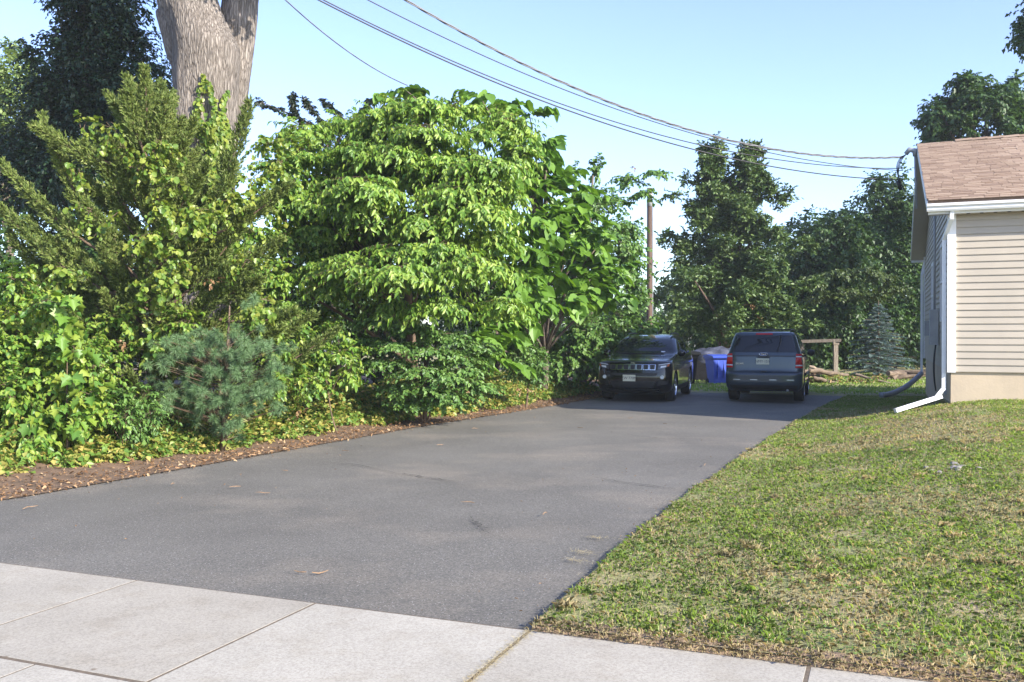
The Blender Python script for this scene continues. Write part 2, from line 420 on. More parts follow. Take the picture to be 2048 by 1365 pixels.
# cracks in the asphalt
m_crack = M('crack_dirt', (.03, .028, .026), (.02, .018, .017), rough=1)
def crack(pts, wd):
    P = np.array(pts, float); q = []
    for a, b_ in zip(P[:-1], P[1:]):
        for s_ in np.linspace(0, 1, 9)[:-1]: q.append(a+(b_-a)*s_+R.normal(size=2)*.018)
    q = np.array(q); n = len(q); T = np.gradient(q, axis=0); N = nrm(np.stack([-T[:, 1], T[:, 0]], 1))
    ww = wd*R.uniform(.3, 1.2, n)[:, None]*np.sin(np.linspace(.15, 3.0, n))[:, None]
    A = q+N*ww; B = q-N*ww; z = .012
    V = np.concatenate([G(A[:, 0], A[:, 1], z), G(B[:, 0], B[:, 1], z)]); i = np.arange(n-1)
    part('crack', V, np.stack([i, i+1, i+n+1, i+n], 1)[:, ::-1], m_crack, drive)
def px_uv(px, py):
    Y = 1.6*FPX/(py-HZ); p_ = np.array([(px-1024)/FPX*Y, Y, 0]); return UV(p_)
crack([px_uv(800, 948), px_uv(850, 957), px_uv(930, 966)], .013)
crack([px_uv(1190, 958), px_uv(1260, 968), px_uv(1380, 985)], .010)
crack([px_uv(940, 1035), px_uv(960, 1055), px_uv(975, 1072)], .008)
crack([px_uv(830, 955), px_uv(700, 930), px_uv(640, 925)], .006)
crack([px_uv(1250, 870), px_uv(1330, 880), px_uv(1450, 878)], .010)

# ================================================================== house
m_sid = M('beige_vinyl_siding', (.41, .358, .288), (.375, .328, .264), rough=.5, scale=2.2)
m_found = M('foundation_plaster', (.52, .42, .30), (.45, .365, .265), rough=.85, scale=1.7, bmp=.3, bscale=25)
m_soff = M('beige_soffit', (.50, .45, .40), (.46, .41, .36), rough=.55, scale=2)
m_glass, t, b = nodes('window_glass'); b.inputs['Base Color'].default_value = (.03, .035, .04, 1); b.inputs['Roughness'].default_value = .05
m_gal = M('grey_metal_box', (.36, .37, .38), (.30, .31, .32), rough=.5, metal=.2)
m_sh = [M('shingle_%s' % n_, c_, tuple(x*.8 for x in c_), rough=.9, scale=30, bmp=.5, bscale=140, bdist=.004) for n_, c_ in
        (('tan', (.300, .210, .145)), ('rust', (.265, .180, .122)), ('sand', (.335, .240, .168)), ('brown', (.225, .150, .102)))]
HU, HV, HD, HL = 12.36, 2.76, 10.5, 11.5        # front wall, left wall, depth, length
ZF, ZE = 1.0, 3.74                                # top of foundation, eave
OH = .20                                          # overhang
UF, UR = HU-OH, HU+HD+OH
ZR = 5.72; UM = (UF+UR)/2; PITCH = (ZR-ZE)/(UM-UF)
VW0, VW1 = HV-.34, HV+HL+.34
house = thing('house', G(HU, HV, 0), 'beige sided bungalow with tan shingle roof at the right edge', 'house')
MB().add(*gbox(HU+.03, HU+HD-.03, HV+.03, HV+HL-.03, -.1, ZF)).build('foundation', m_found, house)
# inner wall block with gables
gz = lambda u: ZE+min(u-UF, UR-u)*PITCH-.10
a0 = [G(HU+.02, HV+.02, ZF), G(HU+HD-.02, HV+.02, ZF), G(HU+HD-.02, HV+.02, gz(HU+HD-.02)-.02), G(UM, HV+.02, gz(UM)-.02), G(HU+.02, HV+.02, gz(HU+.02)-.02)]
V, F = prism(a0, G(0, HL-.04)-G(0, 0)); MB().add(V, F).build('wall', m_sid, house)
NB = 24; ex = (ZE-ZF+.0)/NB
vv = G(0, 1)-G(0, 0); uu = G(1, 0)-G(0, 0); zz = np.array([0, 0, 1.])
def wedge(o, outv, along, h, ln):  # lapped siding board: o at the bottom inside edge
    pr = [o, o+outv*.024, o+outv*.024+zz*.010, o+outv*.006+zz*(h+.004), o+zz*(h+.004)]
    return prism(pr, along*ln)
for k in range(NB):
    o = G(HU+.018, HV+.10, ZF+k*ex)
    V, F = wedge(o, -uu, vv, ex, HL-.1); MB().add(V, F).build('siding_board', m_sid, house)
k = 0
while True:
    z0 = ZF+k*ex; z1 = z0+ex
    if z1 > ZR-.25: break
    if z1 < ZE: u0, u1 = HU+.07, HU+HD-.02
    else:
        d = (z1-ZE+.12)/PITCH; u0, u1 = max(HU+.07, UF+d), min(HU+HD-.02, UR-d)
    V, F = wedge(G(u0, HV+.018, z0), -vv, uu, ex, u1-u0); MB().add(V, [f[::-1] for f in F]).build('siding_board', m_sid, house)
    k += 1
# corner trims
MB().add(*gbox(HU-.03, HU+.06, HV-.03, HV+.10, ZF-.01, ZE+.02)).build('corner_trim', m_white, house)
MB().add(*gbox(HU+HD-.08, HU+HD+.02, HV-.03, HV+.08, ZF-.01, ZE)).build('corner_trim', m_white, house)
# roof: two slabs, fascias, soffits
def slope(u0, z0, u1, z1, th, v0, v1):
    pr = [G(u0, v0, z0), G(u1, v0, z1), G(u1, v0, z1-th), G(u0, v0, z0-th)]
    return prism(pr, vv*(v1-v0))
mb = MB(); mb.add(*slope(UF-.03, ZE+.11-.03*PITCH, UM, ZR+.11, .09, VW0, VW1)); mb.build('roof_front', m_sh[3], house)
roof = house.children[-1]
mb = MB(); mb.add(*slope(UR+.03, ZE+.11-.03*PITCH, UM+.003, ZR+.108, .09, VW0, VW1)); mb.build('roof_rear', m_sh[0], house)
SL = math.hypot(UM-UF+.05, (UM-UF+.05)*PITCH); sd_ = nrm(np.array([uu[0], uu[1], PITCH])); nr_ = nrm(np.cross(vv, sd_)); nr_ = nr_ if nr_[2] > 0 else -nr_
rows = 44; rexp = SL/rows
unit_tabs = {}
def tabmesh(mi):
    if mi not in unit_tabs:
        V, F = obox((0, 0, 0), (1, 0, 0), (0, 1, 0), (0, 0, 1)); V[V[:, 1] > .5, 2] *= .35
        unit_tabs[mi] = mesh('shingle', V, F, m_sh[mi])
    return unit_tabs[mi]
Mrot = Matrix([[vv[0], sd_[0], nr_[0]], [vv[1], sd_[1], nr_[1]], [vv[2], sd_[2], nr_[2]]]).to_4x4()
pieces = []
hl = np.array(house.location)
for r_ in range(rows):
    x = VW0-.012-R.uniform(0, .2)
    while x < VW1:
        wd = R.uniform(.14, .36); a_, b_ = max(x, VW0-.012), min(x+wd, VW1)
        if b_-a_ > .03: pieces.append((r_, a_, b_-.006, R.uniform(.006, .014), R.choice(4, p=[.36, .28, .24, .12])))
        x += wd
pieces.sort(key=lambda q: q[1]+.0*q[0])
rest = {0: MB(), 1: MB(), 2: MB(), 3: MB()}
for n_, (r_, a_, b_, h_, mi) in enumerate(pieces):
    o = G(UF-.06, a_, ZE+.115-.06*PITCH)+sd_*r_*rexp
    if n_ < 300:
        s_ = link('shingle', tabmesh(int(mi)), roof)
        rl = np.array(house.location)
        s_.matrix_local = Matrix.Translation(Vector(o-rl)) @ Mrot @ Matrix.Diagonal((b_-a_, rexp*1.05, h_, 1))
    elif a_ < VW1:
        V, F = obox(o, vv*(b_-a_), sd_*rexp*1.05, nr_*h_); rest[int(mi)].add(V, F)
for mi in rest:
    V = np.concatenate(rest[mi].V)-hl
    tag(link('shingle_field', mesh('shingle_field', V, rest[mi].F, m_sh[mi]), roof), kind='stuff')
# roof_front was built relative to the house; ridge cap pieces
for q in range(38):
    v0 = VW0+.75+q*.3
    V, F = prism([G(UM-.14, v0, ZR+.085), G(UM, v0, ZR+.155), G(UM+.14, v0, ZR+.085), G(UM, v0, ZR+.12)], vv*.33+zz*.012)
    if v0 < VW1-.4: MB().add(V, F).build('ridge_cap', m_sh[int(R.integers(0, 3))], house)
MB().add(*gbox(UF, UF+.022, VW0+.01, VW1, ZE-.13, ZE+.055)).build('fascia_board', m_white, house)
MB().add(*gbox(UR-.022, UR, VW0+.01, VW1, ZE-.13, ZE+.055)).build('fascia_board', m_white, house)
for s_ in (0, 1):
    u0, u1 = (UF-.03, UM) if s_ == 0 else (UR+.03, UM)
    pr = [G(u0, VW0-.012, ZE+.095-.03*PITCH), G(u1, VW0-.012, ZR+.095), G(u1, VW0-.012, ZR-.07), G(u0, VW0-.012, ZE-.07-.03*PITCH)]
    MB().add(*prism(pr, vv*.018)).build('rake_board', m_white, house)
    # sloped gable soffit, in planks
    pr = [G(u0+(.06 if s_ == 0 else -.06), VW0+.008, ZE-.055), G(u1, VW0+.008, ZR-.055), G(u1, VW0+.008, ZR-.07), G(u0+(.06 if s_ == 0 else -.06), VW0+.008, ZE-.07)]
    MB().add(*prism(pr, vv*(.36))).build('rake_soffit', m_soff, house)
MB().add(*gbox(UF+.024, HU+.02, VW0+.02, VW1, ZE-.125, ZE-.105)).build('soffit', m_soff, house)
for q in range(30):
    v0 = HV+.25+q*.2
    MB().add(*gbox(UF+.06, UF+.15, v0, v0+.05, ZE-.131, ZE-.127)).build('soffit_vent', m_black, house)
# gutter, K profile
pf = [(0, 0), (-.085, 0), (-.10, .03), (-.10, .06), (-.128, .085), (-.128, .125), (-.112, .125), (-.112, .095), (-.085, .07), (-.085, .012), (0, .012)]
pr = [G(UF+a_, VW0-.01, ZE-.09+b_) for a_, b_ in pf]
MB().add(*prism(pr, vv*(VW1-VW0))).build('gutter', m_white, house)
MB().add(*prism([G(UF+a_, VW0-.014, ZE-.09+b_) for a_, b_ in [(0, 0), (-.085, 0), (-.10, .03), (-.10, .06), (-.128, .085), (-.128, .125), (0, .125)]], vv*.004)).build('gutter_end', m_white, house)
def pipe(pts, a, c, mat, name, par):
    P = np.array(pts, float); mb = MB()
    for p0, p1 in zip(P[:-1], P[1:]):
        d = p1-p0; L_ = np.linalg.norm(d); d = d/L_
        s1 = vv if abs(np.dot(d, vv)) < .7 else uu
        s1 = nrm(s1-d*np.dot(s1, d)); s2 = np.cross(d, s1)
        mb.add(*obox(p0-d*.02-s1*a/2-s2*c/2, s1*a, s2*c, d*(L_+.04)))
    return mb.build(name, mat, par)
dv = HV-.075
lawnz = float(lawn_h(np.array([HU+.05]), np.array([dv]))[0])
pipe([G(UF-.03, HV+.03, ZE-.08), G(UF+.0, HV+.02, ZE-.2), G(HU+.10, dv, ZE-.52), G(HU+.10, dv, lawnz+.26), G(HU+.05, dv-.10, lawnz+.13)], .062, .078, m_white, 'downspout', house)
e_ = G(HU-.35, dv-.74, float(lawn_h(np.array([HU-.35]), np.array([dv-.74]))[0])+.055)
pipe([G(HU+.05, dv-.06, lawnz+.13), e_], .085, .07, m_white, 'downspout_extension', house)
pipe([G(UR+.02, HV+.0, ZE-.1), G(HU+HD-.05, dv, ZE-.5), G(HU+HD-.05, dv, .55)], .06, .08, m_white, 'downspout', house)
m_cor = M('grey_corrugated_plastic', (.33, .34, .37), (.27, .28, .31), rough=.6)
pts = bez(G(HU+HD-.05, dv, .58), G(HU+HD-1.3, dv-.55, .05), G(HU+HD-2.6, dv-1.0, .12), 40)
MB().add(*tube(pts, .062+.008*(np.arange(40) % 2), 12)).build('drain_hose', m_cor, house, True)
# side windows, meter, conduit, weather head
def win(u0, u1, z0, z1):
    f = MB()
    for q in ((u0-.07, u1+.07, z1, z1+.08), (u0-.07, u1+.07, z0-.09, z0), (u0-.07, u0, z0, z1), (u1, u1+.07, z0, z1), (u0, u1, (z0+z1)/2-.025, (z0+z1)/2+.025)):
        f.add(*gbox(q[0], q[1], HV-.055, HV+.02, q[2], q[3]))
    fr = f.build('window', m_white, house)
    o_ = part('pane', *gbox(u0, u1, HV-.022, HV+.01, z0, z1), m_glass, house)
win(HU+.9, HU+1.75, 1.95, 3.2); win(HU+4.6, HU+5.3, 1.8, 3.1)
MB().add(*gbox(HU+3.0, HU+3.38, HV-.17, HV-.02, 1.42, 2.12)).build('meter_box', m_gal, house)
mb = MB(); V, F = lathe([(.0, -.1), (.085, -.1), (.09, -.03), (.09, 0)], 20); V = V[:, [0, 1, 2]]
mb.add(np.array([G(HU+7.0, HV-.02, 1.85)+uu*q[0]+vv*q[1]+zz*q[2] for q in V]), F); mb.add(*gbox(HU+6.85, HU+7.15, HV-.13, HV-.02, 1.6, 1.95)); mb.build('electric_meter', m_gal, house)
MB().add(*tube([G(HU+3.2, HV-.08, 2.1), G(HU+3.2, HV-.08, 4.35)], .022, 8)).build('conduit', m_gal, house, True)
mb = MB()
for q in range(3):
    mb.add(*tube(bez(G(HU+3.05+q*.09, HV-.06, 1.42), G(HU+2.9+.2*q, HV-.13, .95), G(HU+3.2+.03*q, HV-.05, .5), 10), .012, 6))
mb.build('cable', m_black, house, True)
MB().add(*tube([G(UM-.3, VW0-.03, ZR-1.35), G(UM-.25, VW0-.05, ZR-.16)], .028, 8)).build('service_mast', m_gal, house, True)
MB().add(*tube([G(UM-.25, VW0-.05, ZR-.2), G(UM-.25, VW0-.06, ZR-.08), G(UM-.25, VW0-.17, ZR-.05), G(UM-.25, VW0-.24, ZR-.14)], [.05, .065, .06, .05], 10)).build('weather_head', m_gal, house, True)
mb = MB()
HE = G(UM-.25, VW0-.30, ZR-.42)
for q in range(4):
    mb.add(*tube(bez(G(UM-.25, VW0-.22, ZR-.14), G(UM-.25+.1*q-.15, VW0-.62+.06*q, ZR-.30), G(UM-.25+.02*q, VW0-.25-.04*q, ZR-.95+.06*q), 9), .007, 6))
mb.add(*tube([G(UM-.25, VW0-.40, ZR-.72), G(UM-.25, VW0-.34, ZR-.92)], [.05, .04], 8))
mb.build('drip_loop', m_black, house, True)
# window with shutters on the front wall (reaches in from the right of the frame)
m_shut = M('grey_violet_shutter', (.17, .15, .19), (.13, .12, .15), rough=.5)
def shutter(v0, v1):
    mb = MB()
    for a_ in ((v0, v0+.05), (v1-.05, v1)): mb.add(*gbox(HU-.045, HU-.012, a_[0], a_[1], 1.95, 3.45))
    for k in range(26): mb.add(*obox(G(HU-.04, v0+.05, 1.98+k*.055), vv*(v1-v0-.1), zz*.05+uu*.012, uu*.008))
    mb.add(*gbox(HU-.018, HU-.010, v0+.05, v1-.05, 1.96, 3.44))
    mb.build('shutter', m_shut, house)
shutter(HV+1.27, HV+1.65); shutter(HV+3.2, HV+3.58)
mb = MB()
for q in ((1.65, 3.2, 3.40, 3.48), (1.65, 3.2, 1.9, 1.98), (1.65, 1.73, 1.98, 3.4), (3.12, 3.2, 1.98, 3.4), (1.73, 3.12, 2.66, 2.72)):
    mb.add(*gbox(HU-.05, HU-.008, HV+q[0]+.003, HV+q[1]-.003, q[2], q[3]))
mb.build('window', m_white, house); part('pane', *gbox(HU-.03, HU-.009, HV+1.73, HV+3.12, 1.98, 3.4), m_glass, house)
# basement vent on the side
MB().add(*gbox(HU+1.1, HU+1.8, HV+.012, HV+.04, .55, .9)).build('basement_panel', m_gal, house)

# ================================================================== vehicles
def carpaint(name, c, metal=.5, rough=.28, coat=.5):
    m, t, b = nodes(name); v = coords(t, obj=True)
    r = ramp(t, [tuple(x*.9 for x in c), c], [.3, .7]); t.links.new(noise(t, v, 3), r.inputs[0]); t.links.new(r.outputs[0], b.inputs['Base Color'])
    b.inputs['Metallic'].default_value = metal; b.inputs['Roughness'].default_value = rough
    b.inputs['Coat Weight'].default_value = coat; b.inputs['Coat Roughness'].default_value = .03; b.inputs['Specular IOR Level'].default_value = .15
    return m
m_cblack = carpaint('black_car_paint', (.004, .0044, .006), .0, .2, 1.0)
m_cblue = carpaint('steel_blue_car_paint', (.046, .062, .078), .4, .3, 1.0)
m_chrome = M('chrome', (.75, .76, .78), (.7, .71, .73), rough=.12, metal=1)
m_alloy = M('alloy', (.55, .57, .60), (.45, .46, .5), rough=.25, metal=1)
m_cglass, t, b = nodes('car_glass'); b.inputs['Base Color'].default_value = (.010, .012, .015, 1); b.inputs['Roughness'].default_value = .03; b.inputs['Specular IOR Level'].default_value = .5
m_red, t, b = nodes('red_lens'); b.inputs['Base Color'].default_value = (.55, .014, .012, 1); b.inputs['Roughness'].default_value = .12
m_amber, t, b = nodes('amber_lens'); b.inputs['Base Color'].default_value = (.45, .12, .04, 1); b.inputs['Roughness'].default_value = .15
m_clear, t, b = nodes('clear_lens'); b.inputs['Base Color'].default_value = (.62, .64, .64, 1); b.inputs['Roughness'].default_value = .12
m_lamp, t, b = nodes('dark_headlight_lens'); b.inputs['Base Color'].default_value = (.10, .11, .115, 1); b.inputs['Roughness'].default_value = .06; b.inputs['Metallic'].default_value = .5
m_plate = M('plate_cream', (.66, .64, .50), (.60, .58, .44), rough=.5, obj=True)
m_platel = M('plate_lettering', (.03, .03, .035), (.02, .02, .025), rough=.6, obj=True)
m_refl = M('silver_reflector', (.45, .5, .54), (.4, .45, .5), rough=.25, metal=.6, obj=True)
m_clad = M('dark_cladding', (.014, .0145, .016), (.010, .010, .011), rough=.55, obj=True)
m_badge = M('blue_enamel', (.02, .045, .16), (.015, .035, .12), rough=.2, obj=True)
m_gold = M('silver_lettering', (.62, .58, .48), (.55, .52, .42), rough=.3, metal=.8, obj=True)

class Car:
    def __init__(s, lay, af, ar, nf, nr):
        s.l = np.array(lay, float); s.af, s.ar, s.nf, s.nr = af, ar, nf, nr
    def at(s, z):
        return [np.interp(z, s.l[:, 0], s.l[:, i]) for i in (1, 2, 3)]
    def a(s, z, k):
        return np.interp(z, k[0], k[1])
    def front(s, y, z):
        F_, R_, w_ = s.at(z); q = np.clip(np.abs(y)/w_, 0, .9999)
        return F_-s.a(z, s.af)*(1-(1-q**s.nf)**(1/s.nf))
    def rear(s, y, z):
        F_, R_, w_ = s.at(z); q = np.clip(np.abs(y)/w_, 0, .9999)
        return R_+s.a(z, s.ar)*(1-(1-q**s.nr)**(1/s.nr))
    def side(s, x, z):
        F_, R_, w_ = s.at(z); af = s.a(z, s.af); ar = s.a(z, s.ar)
        tf = np.clip((x-(F_-af))/af, 0, .9999); tr = np.clip(((R_+ar)-x)/ar, 0, .9999)
        return w_*np.minimum((1-tf**s.nf)**(1/s.nf), (1-tr**s.nr)**(1/s.nr))
    def shell(s, zs):
        rings = []
        for z in zs:
            F_, R_, w_ = s.at(z)
            th = np.linspace(-np.pi/2, np.pi/2, 29)
            yf = w_*np.sign(np.sin(th))*np.abs(np.sin(th))**.75; yf[0], yf[-1] = -w_*.9999, w_*.9999
            fr = np.stack([s.front(yf, z), yf, yf*0+z], 1)
            yr = yf[::-1]; re = np.stack([s.rear(yr, z), yr, yr*0+z], 1)
            xa, xb = fr[-1, 0], re[0, 0]; m_ = np.linspace(xa, xb, 16)[1:-1]
            sl_ = np.stack([m_, m_*0+w_, m_*0+z], 1); sr_ = np.stack([m_[::-1], m_*0-w_, m_*0+z], 1)
            rings.append(np.concatenate([fr, sl_, re, sr_]))
        n = len(rings[0]); V = np.concatenate(rings); F = []
        for i in range(len(rings)-1):
            for j in range(n): F.append([i*n+j, i*n+(j+1) % n, (i+1)*n+(j+1) % n, (i+1)*n+j])
        F.append(list(range(n))[::-1]); F.append([(len(rings)-1)*n+j for j in range(n)])
        return V, F
    def patch(s, face, cor, off=.006, n=8, m=5, skirt=.02):
        """four corners (a, z); a is y on front and rear, x on the sides; counter-clockwise seen from outside in (right, up)"""
        c = np.array(cor, float); a_ = np.linspace(0, 1, n); b_ = np.linspace(0, 1, m)
        A, B = np.meshgrid(a_, b_, indexing='ij')
        Q = ((1-A)*(1-B))[..., None]*c[0]+(A*(1-B))[..., None]*c[1]+(A*B)[..., None]*c[2]+((1-A)*B)[..., None]*c[3]
        q0, z = Q[..., 0], Q[..., 1]
        if face == 'f': f = lambda o: np.stack([s.front(q0, z)+o, q0, z], -1)
        elif face == 'r': f = lambda o: np.stack([s.rear(q0, z)-o, q0, z], -1)
        else:
            sg = 1 if face == 'l' else -1
            f = lambda o: np.stack([q0, sg*(s.side(q0, z)+o), z], -1)
        T_ = f(off).reshape(-1, 3); Bt = f(-skirt).reshape(-1, 3); V = np.concatenate([T_, Bt]); N = n*m
        F = []
        for i in range(n-1):
            for j in range(m-1):
                k = i*m+j; F += [[k, k+m, k+m+1, k+1], [N+k, N+k+1, N+k+m+1, N+k+m]]
        bd = [i*m for i in range(n)]+[(n-1)*m+j for j in range(1, m)]+[i*m+m-1 for i in range(n-2, -1, -1)]+[j for j in range(m-2, 0, -1)]
        for k in range(len(bd)):
            p0, p1 = bd[k], bd[(k+1) % len(bd)]; F.append([p0, N+p0, N+p1, p1])
        return V, F
def rim_ring(cor_fn):
    pass
def wheel(par, x, y, r, wd, rimmat, spokes=5):
    sg = 1 if y > 0 else -1
    wh = bpy.data.objects.new('wheel', None); C.objects.link(wh); wh.parent = par; wh.location = (x, y, r)
    pr = [(r*.66, wd*.5), (r*.72, wd*.52), (r*.93, wd*.5), (r*.985, wd*.42), (r, wd*.3), (r, 0), (r, -wd*.3), (r*.985, -wd*.42), (r*.93, -wd*.5), (r*.66, -wd*.5), (r*.64, -wd*.3), (r*.64, wd*.3), (r*.66, wd*.5)]
    V, F = lathe(pr, 40); part('tyre', V*np.array([1, sg, 1]), F, m_rub, wh, True, True)
    mb = MB()
    V, F = lathe([(r*.655, wd*.30), (r*.655, wd*.50), (r*.62, wd*.51), (r*.58, wd*.36), (r*.58, wd*.30), (r*.655, wd*.30)], 32); mb.add(V*np.array([1, sg, 1]), F)
    for k in range(spokes):
        for dlt in (-.13, .13):
            a_ = 2*math.pi*k/spokes+dlt
            d = np.array([math.cos(a_), 0, math.sin(a_)]); s2 = np.array([-math.sin(a_), 0, math.cos(a_)])
            mb.add(*obox(d*r*.1-s2*.014+np.array([0, sg*wd*.30, 0]), d*r*.51, s2*.032, np.array([0, sg*wd*.14, 0])))
    V, F = lathe([(0.001, wd*.47), (r*.16, wd*.47), (r*.19, wd*.40), (r*.19, wd*.28)], 16); mb.add(V*np.array([1, sg, 1]), F)
    mb.build('rim', rimmat, wh, False, True)
    V, F = lathe([(.001, wd*.12), (r*.6, wd*.12), (r*.6, wd*.08)], 20); part('brake_disc', V*np.array([1, sg, 1]), F, m_black, wh, False, True)
def arches(V, F, spots, r, name, mat, par):
    me = mesh(name, V, F, mat); o = link(name, me)
    cut = []
    for (x, z, sg) in spots:
        n = 32; a_ = np.arange(n)*2*np.pi/n
        c0 = np.stack([x+r*np.cos(a_), 0*a_+sg*.58, z+r*np.sin(a_)], 1); c1 = c0.copy(); c1[:, 1] = sg*1.2
        Vc = np.concatenate([c0, c1]); Fc = [list(range(n)), list(range(n, 2*n))[::-1]]+[[i, n+i, n+(i+1) % n, (i+1) % n] for i in range(n)]
        if sg > 0: Fc = [f for f in Fc]
        co = link('cutter', mesh('cutter', Vc, Fc)); bm_fix(co.data); cut.append(co)
        md = o.modifiers.new('b', 'BOOLEAN'); md.operation = 'DIFFERENCE'; md.object = co; md.solver = 'EXACT'
    bm_fix(o.data)
    bpy.context.view_layer.update()
    me2 = bpy.data.meshes.new_from_object(o.evaluated_get(bpy.context.evaluated_depsgraph_get()))
    o.modifiers.clear(); o.data = me2
    for c_ in cut: bpy.data.objects.remove(c_)
    me2.polygons.foreach_set('use_smooth', np.ones(len(me2.polygons), bool)); me2.set_sharp_from_angle(angle=rad(32))
    o.parent = par
    return o
import bmesh
def bm_fix(me):
    b_ = bmesh.new(); b_.from_mesh(me); bmesh.ops.recalc_face_normals(b_, faces=b_.faces); b_.to_mesh(me); b_.free()
FRONTM = lambda x, y, z, s=1: Matrix.Translation((x, y, z)) @ Matrix(((0, 0, 1, 0), (1, 0, 0, 0), (0, 1, 0, 0), (0, 0, 0, 1)))
REARM = lambda x, y, z: Matrix.Translation((x, y, z)) @ Matrix(((0, 0, -1, 0), (-1, 0, 0, 0), (0, 1, 0, 0), (0, 0, 0, 1)))
def zlist(lay, n=46):
    z = np.array([l[0] for l in lay]); d = np.concatenate([[0], np.cumsum(np.maximum(np.diff(z), .02))])
    return np.unique(np.concatenate([np.interp(np.linspace(0, d[-1], n), d, z), z]))
def smooth_layers(lay):
    l = np.array(lay, float); zz_ = zlist(lay, 60)
    out = []
    for i in (1, 2, 3):
        # monotone cubic through the layers
        x, y = l[:, 0], l[:, i]; h = np.diff(x); dl = np.diff(y)/h; m_ = np.zeros(len(x))
        for k in range(1, len(x)-1):
            if dl[k-1]*dl[k] > 0:
                w1, w2 = 2*h[k]+h[k-1], h[k]+2*h[k-1]; m_[k] = (w1+w2)/(w1/dl[k-1]+w2/dl[k])
        m_[0], m_[-1] = dl[0], dl[-1]
        k = np.clip(np.searchsorted(x, zz_)-1, 0, len(x)-2); t_ = (zz_-x[k])/h[k]
        out.append((1+2*t_)*(1-t_)**2*y[k]+t_*(1-t_)**2*h[k]*m_[k]+t_*t_*(3-2*t_)*y[k+1]+t_*t_*(t_-1)*h[k]*m_[k+1])
    return np.stack([zz_]+out, 1)

# ---- black compact SUV, nose to the camera
lay = smooth_layers([(.20, 2.02, -2.05, .80), (.27, 2.13, -2.12, .87), (.42, 2.19, -2.18, .905), (.58, 2.20, -2.20, .91), (.74, 2.185, -2.20, .912), (.87, 2.16, -2.18, .905),
       (.955, 2.11, -2.17, .895), (1.0, 1.98, -2.16, .885), (1.05, 1.62, -2.15, .878), (1.10, 1.18, -2.14, .868), (1.13, .95, -2.12, .858), (1.30, .62, -1.99, .795), (1.45, .32, -1.86, .735), (1.55, .06, -1.75, .68),
       (1.595, -.15, -1.65, .63), (1.625, -.45, -1.4, .52), (1.64, -.7, -1.1, .3)])
cs = Car(lay, ([.2, .9, 1.05, 1.12, 1.64], [.34, .36, .42, .28, .25]), ([.2, 1.1, 1.64], [.35, .3, .25]), 3.0, 3.2)
Yc = 22.2; jc = thing('parked_car', (3.60, Yc+2.15, 0.005), 'black compact SUV facing the street with seven chrome grille slots', 'car', None, rad(-90-18.5))
V, F = cs.shell(lay[:, 0])
WB = 1.318; wr = .348
arches(V, F, [(s1*WB, wr+.01, s2) for s1 in (1, -1) for s2 in (1, -1)], .405, 'body', m_cblack, jc)
for s1 in (1, -1):
    for s2 in (1, -1): wheel(jc, s1*WB, s2*.785, wr, .225, m_alloy)
def cpatch(name, car, face, cor, mat, par, off=.006, n=8, m=5, both=False, label=None):
    V, F = car.patch(face, cor, off, n, m); o = part(name, V, F, mat, par, True, True)
    o.data.set_sharp_from_angle(angle=rad(40))
    if label: o['label'] = label
    if both:
        V2 = V*np.array([1, -1, 1]); o2 = part(name, V2, [f[::-1] for f in F], mat, par, True, True); o2.data.set_sharp_from_angle(angle=rad(40))
    return o
cpatch('windshield', cs, 'f', [(-.77, 1.15), (.77, 1.15), (.615, 1.56), (-.615, 1.56)], m_cglass, jc, .012, 16, 10)
for s_, fc in ((1, 'l'), (-1, 'r2')):
    for cor in ([(-.02, 1.13), (.72, 1.13), (.22, 1.50), (-.02, 1.53)], [(-.98, 1.13), (-.08, 1.13), (-.08, 1.53), (-.98, 1.53)], [(-1.55, 1.17), (-1.05, 1.13), (-1.05, 1.53), (-1.38, 1.50)]):
        V, F = cs.patch('l', cor, .004, 8, 8); part('side_window', V*np.array([1, s_, 1]), F if s_ > 0 else [f[::-1] for f in F], m_cglass, jc, True, True)
# grille panel, seven slots with chrome rims
cpatch('grille_panel', cs, 'f', [(-.60, .775), (.60, .775), (.60, .905), (-.60, .905)], m_clad, jc, .006, 20, 4)
for k in range(7):
    yc = (k-3)*.158; w2 = .058
    V, F = cs.patch('f', [(yc-w2, .785), (yc+w2, .785), (yc+w2*1.05, .90), (yc-w2*1.05, .90)], .014, 4, 3)
    sl_o = part('grille_slot', V, F, m_black, jc, False, True)
    mb = MB()
    for cor in ([(yc-w2-.009, .785), (yc-w2, .785), (yc-w2*1.05, .90), (yc-w2*1.05-.012, .90)], [(yc+w2, .785), (yc+w2+.012, .785), (yc+w2*1.05+.012, .90), (yc+w2*1.05, .90)],
                [(yc-w2-.012, .776), (yc+w2+.012, .776), (yc+w2+.012, .785), (yc-w2-.012, .785)], [(yc-w2-.014, .90), (yc+w2+.014, .90), (yc+w2+.014, .907), (yc-w2-.014, .907)]):
        mb.add(*cs.patch('f', cor, .024, 3, 3))
    mb.build('slot_rim', m_chrome, sl_o, False, True)
hd = cpatch('headlight', cs, 'f', [(.615, .79), (.845, .845), (.865, .935), (.605, .905)], m_lamp, jc, .012, 10, 5, both=True)
cpatch('headlight_strip', cs, 'f', [(.62, .892), (.855, .925), (.858, .938), (.61, .906)], m_clear, jc, .02, 10, 3, both=True)
cpatch('headlight_lens', cs, 'f', [(.66, .82), (.79, .85), (.79, .88), (.67, .868)], m_clear, jc, .018, 6, 3, both=True)
cpatch('turn_signal', cs, 'f', [(.80, .85), (.846, .862), (.862, .925), (.82, .91)], m_amber, jc, .019, 5, 3, both=True)
cpatch('lower_grille', cs, 'f', [(-.48, .335), (.48, .335), (.56, .505), (-.56, .505)], m_black, jc, .004, 20, 5)
cpatch('upper_intake', cs, 'f', [(-.56, .635), (.56, .635), (.60, .70), (-.60, .70)], m_black, jc, .004, 20, 3)
